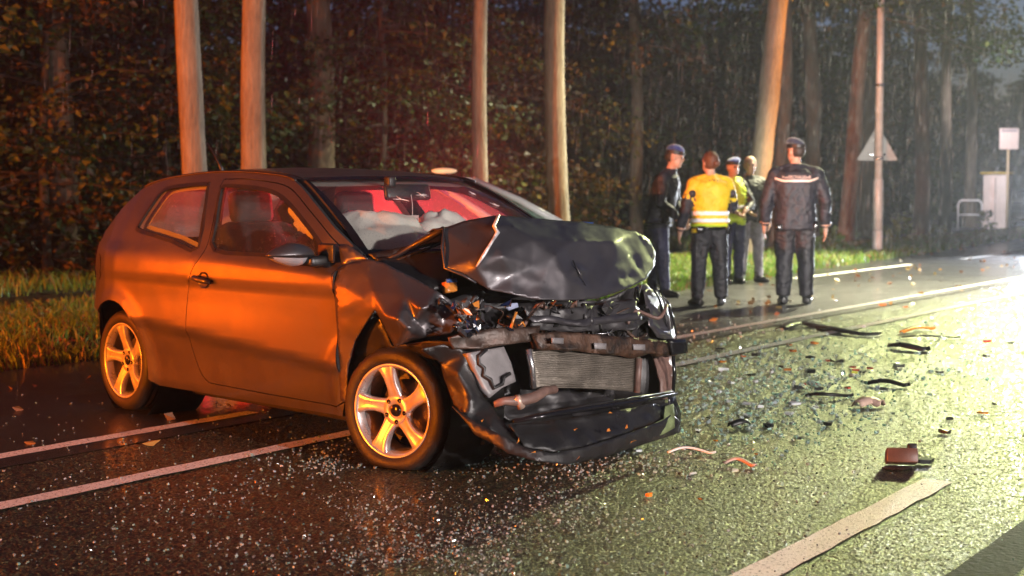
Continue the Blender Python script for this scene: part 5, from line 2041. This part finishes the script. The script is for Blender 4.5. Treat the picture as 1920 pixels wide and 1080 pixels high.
g = ground(1234, 556); g.z = 0
person('officer in dark jacket and blue cap at the left of the group, bending forward', g, R(-112), 1.86, dict(
    seed=1, upper=M_navy, lower=M_trou_b, lean=R(13), bulk=1.10, hem=.46, legs=[(-.045, -.05, -.05, -.01), (.055, .06, .055, .05)], toe=[-.2, .2],
    arms=[((-.15, .05, .62), (-.06, .15, .52), .9), ((.16, .04, .62), (.07, .16, .51), .9)], yaw=R(15), nod=R(10), head=('beret', M_beret, 1, M_hair_d),
    bands=[('belt', .478, .492, M_gloss, .012)]))
g = ground(1330, 573); g.z = 0
rb, rings_b, Lb, bandb = person('officer seen from behind in yellow jacket with white reflective bands', g, R(12), 1.74, dict(
    seed=2, upper=M_hivis, lower=M_trou, sleeve=M_navy, upper_sleeve=M_hivis, yoke=mat('brown_yoke', (.10, .055, .04), .6), bulk=1.16, hem=.515, armw=1.12, legw=1.12,
    legs=[(-.085, -.02, -.072, .012), (.085, .015, .075, .02)], toe=[-.25, .3], arms=[((-.172, -.015, .63), (-.19, .03, .49), .8), ((.175, .06, .64), (.12, .17, .60), .8)], yaw=R(20), head=('hair', M_hair_b, 1),
    bands=[('reflective_band', .585, .612, M_refl, .014), ('reflective_band', .540, .565, M_refl, .014), ('jacket_hem', .512, .530, M_hivisg, .012), ('belt', .500, .511, M_gloss, .016)]))
for s in (-1, 1):
    bx_ = Lb((s * .135, -.03, .725))
    ellipsoid('sleeve_patch', bx_, (.052, .05, .05), M_navy, rb)
g = ground(1371, 532); g.z = 0
person('officer in lime vest and blue beret half hidden behind the yellow jacket', g, R(-160), 1.76, dict(
    seed=3, upper=M_hivisg, lower=M_trou_b, sleeve=M_navy, upper_sleeve=M_navy, bulk=1.06, hem=.49, legs=[(-.06, 0, -.055, .02), (.06, .01, .055, .02)],
    arms=[((-.15, .05, .63), (-.04, .14, .585), .9), ((.15, .06, .63), (.05, .15, .58), .9)], yaw=R(10), head=('beret', M_beret, -1, M_hair_d),
    bands=[('reflective_band', .60, .625, M_refl, .012)]))
g = ground(1404, 529); g.z = 0
person('fair grey-haired man in dark jacket and light jeans facing the officers', g, R(-172), 1.80, dict(
    seed=4, upper=M_coat, lower=M_jeans, bulk=1.06, hem=.49, legs=[(-.075, .02, -.065, .03), (.06, -.03, .055, .01)], toe=[-.5, .2],
    arms=[((-.15, -.03, .62), (-.135, .07, .49), .7), ((.16, .02, .63), (.06, .15, .575), .9)], yaw=R(-10), head=('hair', M_hair_g), shoe=M_boot))
g = ground(1489, 570); g.z = 0
re_, rings_e, Le, bande = person('big officer seen from behind in dark jacket with lettering across the shoulders', g, R(-6), 1.88, dict(
    seed=5, upper=M_navy, lower=M_trou, bulk=1.27, hem=.455, armw=1.22, legw=1.18, legs=[(-.065, 0, -.06, .015), (.075, .0, .066, .015)], toe=[-.15, .25],
    arms=[((-.172, -.015, .625), (-.180, .035, .485), .6), ((.176, -.02, .625), (.184, .025, .47), .6)], yaw=R(38), head=('beret', M_beret_d, -1, M_hair_d)))
box('radio', Le((.118, -.045, .475)) + Vector((0, -.02, 0)), (.05, .035, .11), M_gloss, re_, None, .008)
box('pouch', Le((-.10, -.075, .468)), (.08, .04, .07), M_gloss, re_, None, .01)
box('radio', Lb((.105, -.055, .50)), (.05, .04, .12), M_gloss, rb, None, .008)
box('pouch', Lb((-.085, -.075, .495)), (.09, .04, .08), M_gloss, rb, None, .01)
M_pipe = mat('jacket_piping', (.80, .62, .52), .4)
# piping and lettering follow the curve of the back
kE = 1.88


def on_back(x, z, pad):
    zs = [r[0] for r in rings_e]
    rx = np.interp(z / kE, zs, [r[1] for r in rings_e]) * 1.2 * kE + pad
    ry = np.interp(z / kE, zs, [r[2] for r in rings_e]) * 1.2 * kE + pad
    oy = np.interp(z / kE, zs, [r[3] for r in rings_e]) * kE
    u = min(.999, abs(x) / rx)
    return Vector((x, oy - ry * (1 - u ** 2.35) ** (.425), z))


pts = []
for i in range(41):
    x = -.245 + .49 * i / 40
    pts.append(on_back(x, 1.405 + .035 * (abs(x) > .15) * (abs(x) - .15) / .1, .016))
V, Fc = [], []
for p in pts:
    V += [p + Vector((0, -.002, -.010)), p + Vector((0, -.002, .010))]
for i in range(40):
    Fc.append((2 * i, 2 * i + 2, 2 * i + 3, 2 * i + 1))
solid(mk('shoulder_piping', V, Fc, M_pipe, re_), .006)
fc = bpy.data.curves.new('lettering', 'FONT')
fc.body = 'MARECHAUSSEE'
fc.align_x = 'CENTER'
fc.size = .052
fc.extrude = .001
ft = bpy.data.objects.new('tmp_text', fc)
wsc_ = bpy.data.scenes.new('weld')
wsc_.collection.objects.link(ft)
with bpy.context.temp_override(scene=wsc_, view_layer=wsc_.view_layers[0]):
    dg = bpy.context.evaluated_depsgraph_get()
met = bpy.data.meshes.new_from_object(ft.evaluated_get(dg))
bpy.data.objects.remove(ft)
bpy.data.scenes.remove(wsc_)
for v in met.vertices:
    p = on_back(v.co.x * .86, 1.430 + v.co.y, .018)
    v.co = p + Vector((0, -v.co.z, 0))
met.name = 'lettering'
link('lettering', met, M_pipe, re_, False)

# ------------------------------------------------------------------ debris on the road
M_dblk = mat('debris_black', (.012, .012, .012), .35, rvary=.15, bump=.2, bscale=50)
M_dred = mat('debris_red', (.55, .03, .025), .15, coat=.5)
M_dora = mat('debris_orange', (.75, .24, .03), .2, coat=.4)
M_dwht = mat('debris_white', (.75, .78, .80), .15, coat=.4)
M_dbrn = mat('debris_brown', (.085, .046, .032), .35, vary=.2, vscale=12)
M_dpnk = mat('debris_pale', (.55, .38, .30), .5)
rg = random.Random(60)


def shard_geo(size, rg, flat=.25):
    n = rg.choice([4, 5, 6])
    a0 = rg.uniform(0, 6.28)
    top, bot = [], []
    for i in range(n):
        a = a0 + 2 * math.pi * i / n + rg.uniform(-.25, .25)
        r = size * rg.uniform(.5, 1.1)
        z = size * flat * rg.uniform(.3, 1.3)
        top.append(Vector((math.cos(a) * r, math.sin(a) * r * .7, z)))
        bot.append(Vector((math.cos(a) * r * .96, math.sin(a) * r * .68, 0)))
    V = bot + top
    Fc = [tuple(range(n))[::-1], tuple(range(n, 2 * n))] + [(i, (i + 1) % n, (i + 1) % n + n, i + n) for i in range(n)]
    return V, Fc


def shard(name, px, py, size, mt, label, group, flat=.25):
    g = ground(px, py)
    V, Fc = shard_geo(size * rg.uniform(.5, .9), rg, flat)
    o = mk(name, V, Fc, mt)
    o.location = (g.x, g.y, .004)
    o.rotation_euler = (0, 0, rg.uniform(0, 6.28))
    return tag(o, label, 'debris', group)


def bent_strip(name, pix, w, h, mt, label):
    """a curved trim strip lying on the road through ground points"""
    P = [ground(a, b) for a, b in pix]
    c = sum(P, Vector()) / len(P)
    P = spline([p - c for p in P], 5)
    V, Fc = [], []
    for i, p in enumerate(P):
        t = (P[min(i + 1, len(P) - 1)] - P[max(i - 1, 0)]).normalized()
        s = Vector((-t.y, t.x, 0)) * w * (0.6 + .4 * math.sin(math.pi * (i + 1) / (len(P) + 1)))
        z = .006 + .02 * abs(math.sin(i * .35))
        V += [p - s + Vector((0, 0, z)), p - s * .5 + Vector((0, 0, z + h)), p + s * .5 + Vector((0, 0, z + h)), p + s + Vector((0, 0, z))]
    for i in range(len(P) - 1):
        for k in range(3):
            a = i * 4 + k
            Fc.append((a, a + 4, a + 5, a + 1))
    o = mk(name, V, Fc, mt, None, True)
    o.location = c
    solid(o, .005)
    return tag(o, label, 'debris')


bent_strip('trim_strip', [(1462, 620), (1500, 612), (1550, 618), (1590, 628), (1650, 631)], .075, .022, M_dblk, 'long curved black trim strip lying across the white road lines')
bent_strip('trim_strip', [(1628, 722), (1665, 724), (1704, 727)], .035, .02, M_dblk, 'straight short black trim strip beside red shards')
bent_strip('trim_strip', [(1512, 745), (1550, 749), (1598, 745)], .02, .015, M_dblk, 'thin dark strip in the middle of the shards')
bent_strip('trim_strip', [(1252, 852), (1290, 850), (1342, 854)], .009, .006, M_dwht, 'thin white strip near the bumper corner')
bent_strip('trim_strip', [(1356, 873), (1385, 872), (1417, 879)], .013, .008, M_dpnk, 'pale bent splinter on the asphalt right of the white strip')
bent_strip('trim_strip', [(1690, 625), (1720, 620), (1752, 618)], .03, .015, M_dora, 'yellow-orange strip lying far out on the asphalt')
bent_strip('trim_strip', [(1690, 634), (1740, 636), (1800, 635)], .012, .008, M_dblk, 'thin black wire-like strip under the yellow strip')
bent_strip('trim_strip', [(1606, 765), (1630, 762), (1655, 764)], .05, .03, M_dpnk, 'pale pink crumpled piece right of the shards')
bent_strip('trim_strip', [(1368, 803), (1392, 801), (1400, 799)], .03, .02, M_dblk, 'black piece on the dark asphalt before the bumper')
bent_strip('trim_strip', [(1670, 652), (1700, 656), (1740, 660)], .06, .03, M_dblk, 'dark curved flap right of the long strip')
# brown module box
g = ground(1690, 874)
bx = empty('plastic_box', (g.x, g.y, 0), R(-8), 'brown square plastic box standing on the asphalt at right', 'debris')
rot = Matrix.Rotation(R(-18), 3, 'X')
box('housing', (0, 0, .046), (.14, .085, .066), M_dbrn, bx, rot, .004)
box('socket', (.05, .03, .085), (.04, .04, .03), M_dblk, bx, rot, .004)
V, Fc = shard_geo(.11, rg, .15)
mk('torn_flap', [v + Vector((.10, .06, .01)) for v in V], Fc, M_dblk, bx)
V, Fc = shard_geo(.10, rg, .1)
mk('torn_flap', [v + Vector((-.02, -.09, .004)) for v in V], Fc, M_dblk, bx)
for px, py, s in ((1525, 722, .05), (1598, 690, .06), (1603, 696, .05), (1590, 729, .05), (1630, 692, .05), (1542, 615, .06), (1552, 678, .05), (1850, 642, .06), (1508, 722, .05)):
    shard('red_shard', px, py, s, M_dred, 'red lamp-lens shard lying right of the wreck', 'red shards right of the wreck')
for px, py, s in ((1480, 648, .06), (1526, 645, .07), (1488, 660, .06), (1395, 670, .05), (1355, 680, .05), (1478, 695, .06), (1342, 828, .035), (1655, 573, .07), (1698, 577, .06), (1840, 776, .05), (1418, 853, .03), (1313, 938, .02)):
    shard('orange_shard', px, py, s, M_dora, 'orange shard or leaf scattered right of the wreck', 'orange shards right of the wreck')
shard('orange_shard', 1216, 932, .03, M_dora, 'single orange lump on the glass-strewn asphalt before the bumper', None, .9)
shard('white_shard', 785, 880, .028, M_dwht, 'white shard on the asphalt just below the flat front wheel', None, .9)
for px, py, s in ((1355, 695, .07), (1445, 700, .06), (1455, 674, .05), (1370, 720, .06), (1365, 755, .04), (1400, 760, .05), (1398, 780, .04), (1425, 765, .04), (1560, 710, .05), (1600, 705, .06), (1682, 686, .06), (1490, 760, .05), (1530, 766, .05), (1480, 778, .05), (1350, 737, .06), (1619, 614, .05), (1415, 718, .05), (1385, 712, .04), (1310, 808, .035), (1196, 848, .05)):
    shard('white_shard', px, py, s, M_dwht, 'whitish plastic or glass shard right of the wreck', 'white shards right of the wreck', .35)
for px, py, s in ((1415, 668, .09), (1350, 656, .06), (1518, 672, .06), (1520, 700, .08), (1410, 705, .06), (1537, 732, .07), (1500, 730, .06), (1330, 785, .05), (1350, 778, .04), (1308, 812, .04), (1440, 802, .06), (1550, 798, .05), (1570, 680, .07), (1618, 700, .07), (1690, 689, .06), (1850, 670, .06), (1770, 813, .05), (1895, 645, .06), (1408, 598, .05), (1780, 788, .04), (1500, 825, .04), (1465, 690, .05), (1760, 700, .05), (1865, 760, .05)):
    shard('black_shard', px, py, s, M_dblk, 'black plastic shard scattered right of the wreck', 'black shards right of the wreck', .4)
shard('lens_shard', 1602, 701, .07, mat('debris_yellow', (.6, .62, .08), .2, coat=.4), 'yellowish lamp piece among red shards', None, .6)

# crumbs of safety glass strewn about
rg = random.Random(90)
V, Fc, C = [], [], []


def crumb(px, py, s, lo=.15, hi=.8):
    g = ground(px, py)
    rot = Matrix.Rotation(rg.uniform(0, 6.28), 3, 'Z') @ Matrix.Rotation(rg.uniform(-.7, .7), 3, 'X')
    bv = box_v((g.x, g.y, s * .4 + .003), (s * rg.uniform(.6, 1.5), s * rg.uniform(.6, 1.2), s * rg.uniform(.5, .9)), rot)
    o = len(V)
    V.extend([v + Vector((rg.uniform(-.2, .2), rg.uniform(-.2, .2), rg.uniform(-.2, .2))) * s for v in bv])
    Fc.extend([tuple(o + i for i in f) for f in BOXF])
    f = rg.uniform(lo, hi)
    c = rg.choice([(.70, .92, .88), (.82, .92, .95), (.55, .85, .75), (.75, .85, .8)])
    C.extend([tuple(q * f for q in c)] * 6)


for i in range(7200):
    px, py = rg.gauss(930, 330), rg.uniform(850, 1085)
    if px < 60: continue
    if noise.noise(Vector((px * .006, py * .012, 1))) + .35 * noise.noise(Vector((px * .03, py * .06, 2))) < rg.uniform(-.25, .5): continue
    crumb(px, py, .0024 + .0062 * rg.random() ** 2.4)
for i in range(900):
    crumb(rg.gauss(900, 190), rg.gauss(1010, 45), rg.choice([.003, .004, .005, .008]))
for i in range(420):
    crumb(rg.uniform(0, 660), rg.uniform(740, 1070), rg.uniform(.004, .009))
for i in range(260):
    crumb(rg.gauss(590, 50), rg.gauss(868, 22), rg.uniform(.005, .010))
for i in range(1300):
    px, py = rg.gauss(1430, 120), rg.gauss(720, 55)
    if px < 1270 or py < 600: continue
    crumb(px, py, .005 + .014 * rg.random() ** 2, .5, 1.05)
for i in range(1500):
    px, py = rg.gauss(1420, 150), rg.gauss(735, 75)
    if px < 1270 or py < 600: continue
    crumb(px, py, .004 + .008 * rg.random() ** 2, .6, 1.1)
for i in range(260):
    crumb(rg.uniform(1280, 1900), rg.uniform(590, 720), rg.uniform(.006, .016), .6, 1.05)
for i in range(500):
    crumb(rg.uniform(850, 1300), rg.gauss(868, 18), rg.uniform(.004, .010))
me = bpy.data.meshes.new('broken_glass')
me.from_pydata([tuple(v) for v in V], [], Fc)
me.update()
tint_attr(me, C)
M_crumb = leaf_mat('glass_crumb', .08, .25)
M_crumb.node_tree.nodes['Principled BSDF'].inputs['Transmission Weight'].default_value = .35
tag(link('broken_glass', me, M_crumb, None, False), 'crumbs of broken safety glass strewn over the wet road', 'broken glass', kind='stuff')

# ------------------------------------------------------------------ falling rain
rg = random.Random(123)
V, Fc = [], []
for i in range(16000):
    Y = 8.0 + 28 * rg.random() ** .8
    X = rg.uniform(-.36, .36) * Y
    if rg.random() > .35 + 1.3 * (X / Y + .15): continue
    z = rg.uniform(0.02, CAM_H + 380 * Y / F_PX)
    L = rg.uniform(.06, .22)
    r = rg.uniform(.0004, .0009) * (.5 + Y / 16)
    tl = Vector((rg.gauss(.012, .006), 0, 0)) * L * 3
    o = len(V)
    c = Vector((X, Y, z))
    V += [c + Vector((0, 0, L)) + tl, c + Vector((r, 0, L * .4)) + tl * .4, c + Vector((-r * .5, r * .87, L * .4)) + tl * .4, c + Vector((-r * .5, -r * .87, L * .4)) + tl * .4, c]
    Fc += [(o, o + 1, o + 2), (o, o + 2, o + 3), (o, o + 3, o + 1), (o + 4, o + 2, o + 1), (o + 4, o + 3, o + 2), (o + 4, o + 1, o + 3)]
m = bpy.data.materials.new('rain_water')
m.use_nodes = True
nt = m.node_tree
b = nt.nodes['Principled BSDF']
b.inputs['Base Color'].default_value = (.8, .82, .85, 1)
b.inputs['Roughness'].default_value = .2
tl_ = nt.nodes.new('ShaderNodeBsdfTranslucent')
tl_.inputs[0].default_value = (.8, .82, .85, 1)
mx = nt.nodes.new('ShaderNodeMixShader'); mx.inputs[0].default_value = .6
nt.links.new(b.outputs[0], mx.inputs[1]); nt.links.new(tl_.outputs[0], mx.inputs[2])
tp = nt.nodes.new('ShaderNodeBsdfTransparent')
m2 = nt.nodes.new('ShaderNodeMixShader'); m2.inputs[0].default_value = .13
nt.links.new(tp.outputs[0], m2.inputs[1]); nt.links.new(mx.outputs[0], m2.inputs[2])
nt.links.new(m2.outputs[0], nt.nodes['Material Output'].inputs['Surface'])
tag(mk('rain', V, Fc, m), 'falling rain drops in the lamp light', 'rain', kind='stuff')

# ------------------------------------------------------------------ rain haze
hz = mk('haze', box_v((0, 100, 9.0), (640, 640, 20.5)), BOXF)
tag(hz, 'thin rain haze lit by the lamps', 'haze', kind='stuff')
m = bpy.data.materials.new('haze')
m.use_nodes = True
nt = m.node_tree
nt.nodes.remove(nt.nodes['Principled BSDF'])
pv = nt.nodes.new('ShaderNodeVolumePrincipled')
pv.inputs['Color'].default_value = (.85, .88, .95, 1)
pv.inputs['Density'].default_value = 0.0010
pv.inputs['Anisotropy'].default_value = 0.6
nt.links.new(pv.outputs[0], nt.nodes['Material Output'].inputs['Volume'])
hz.data.materials.append(m)
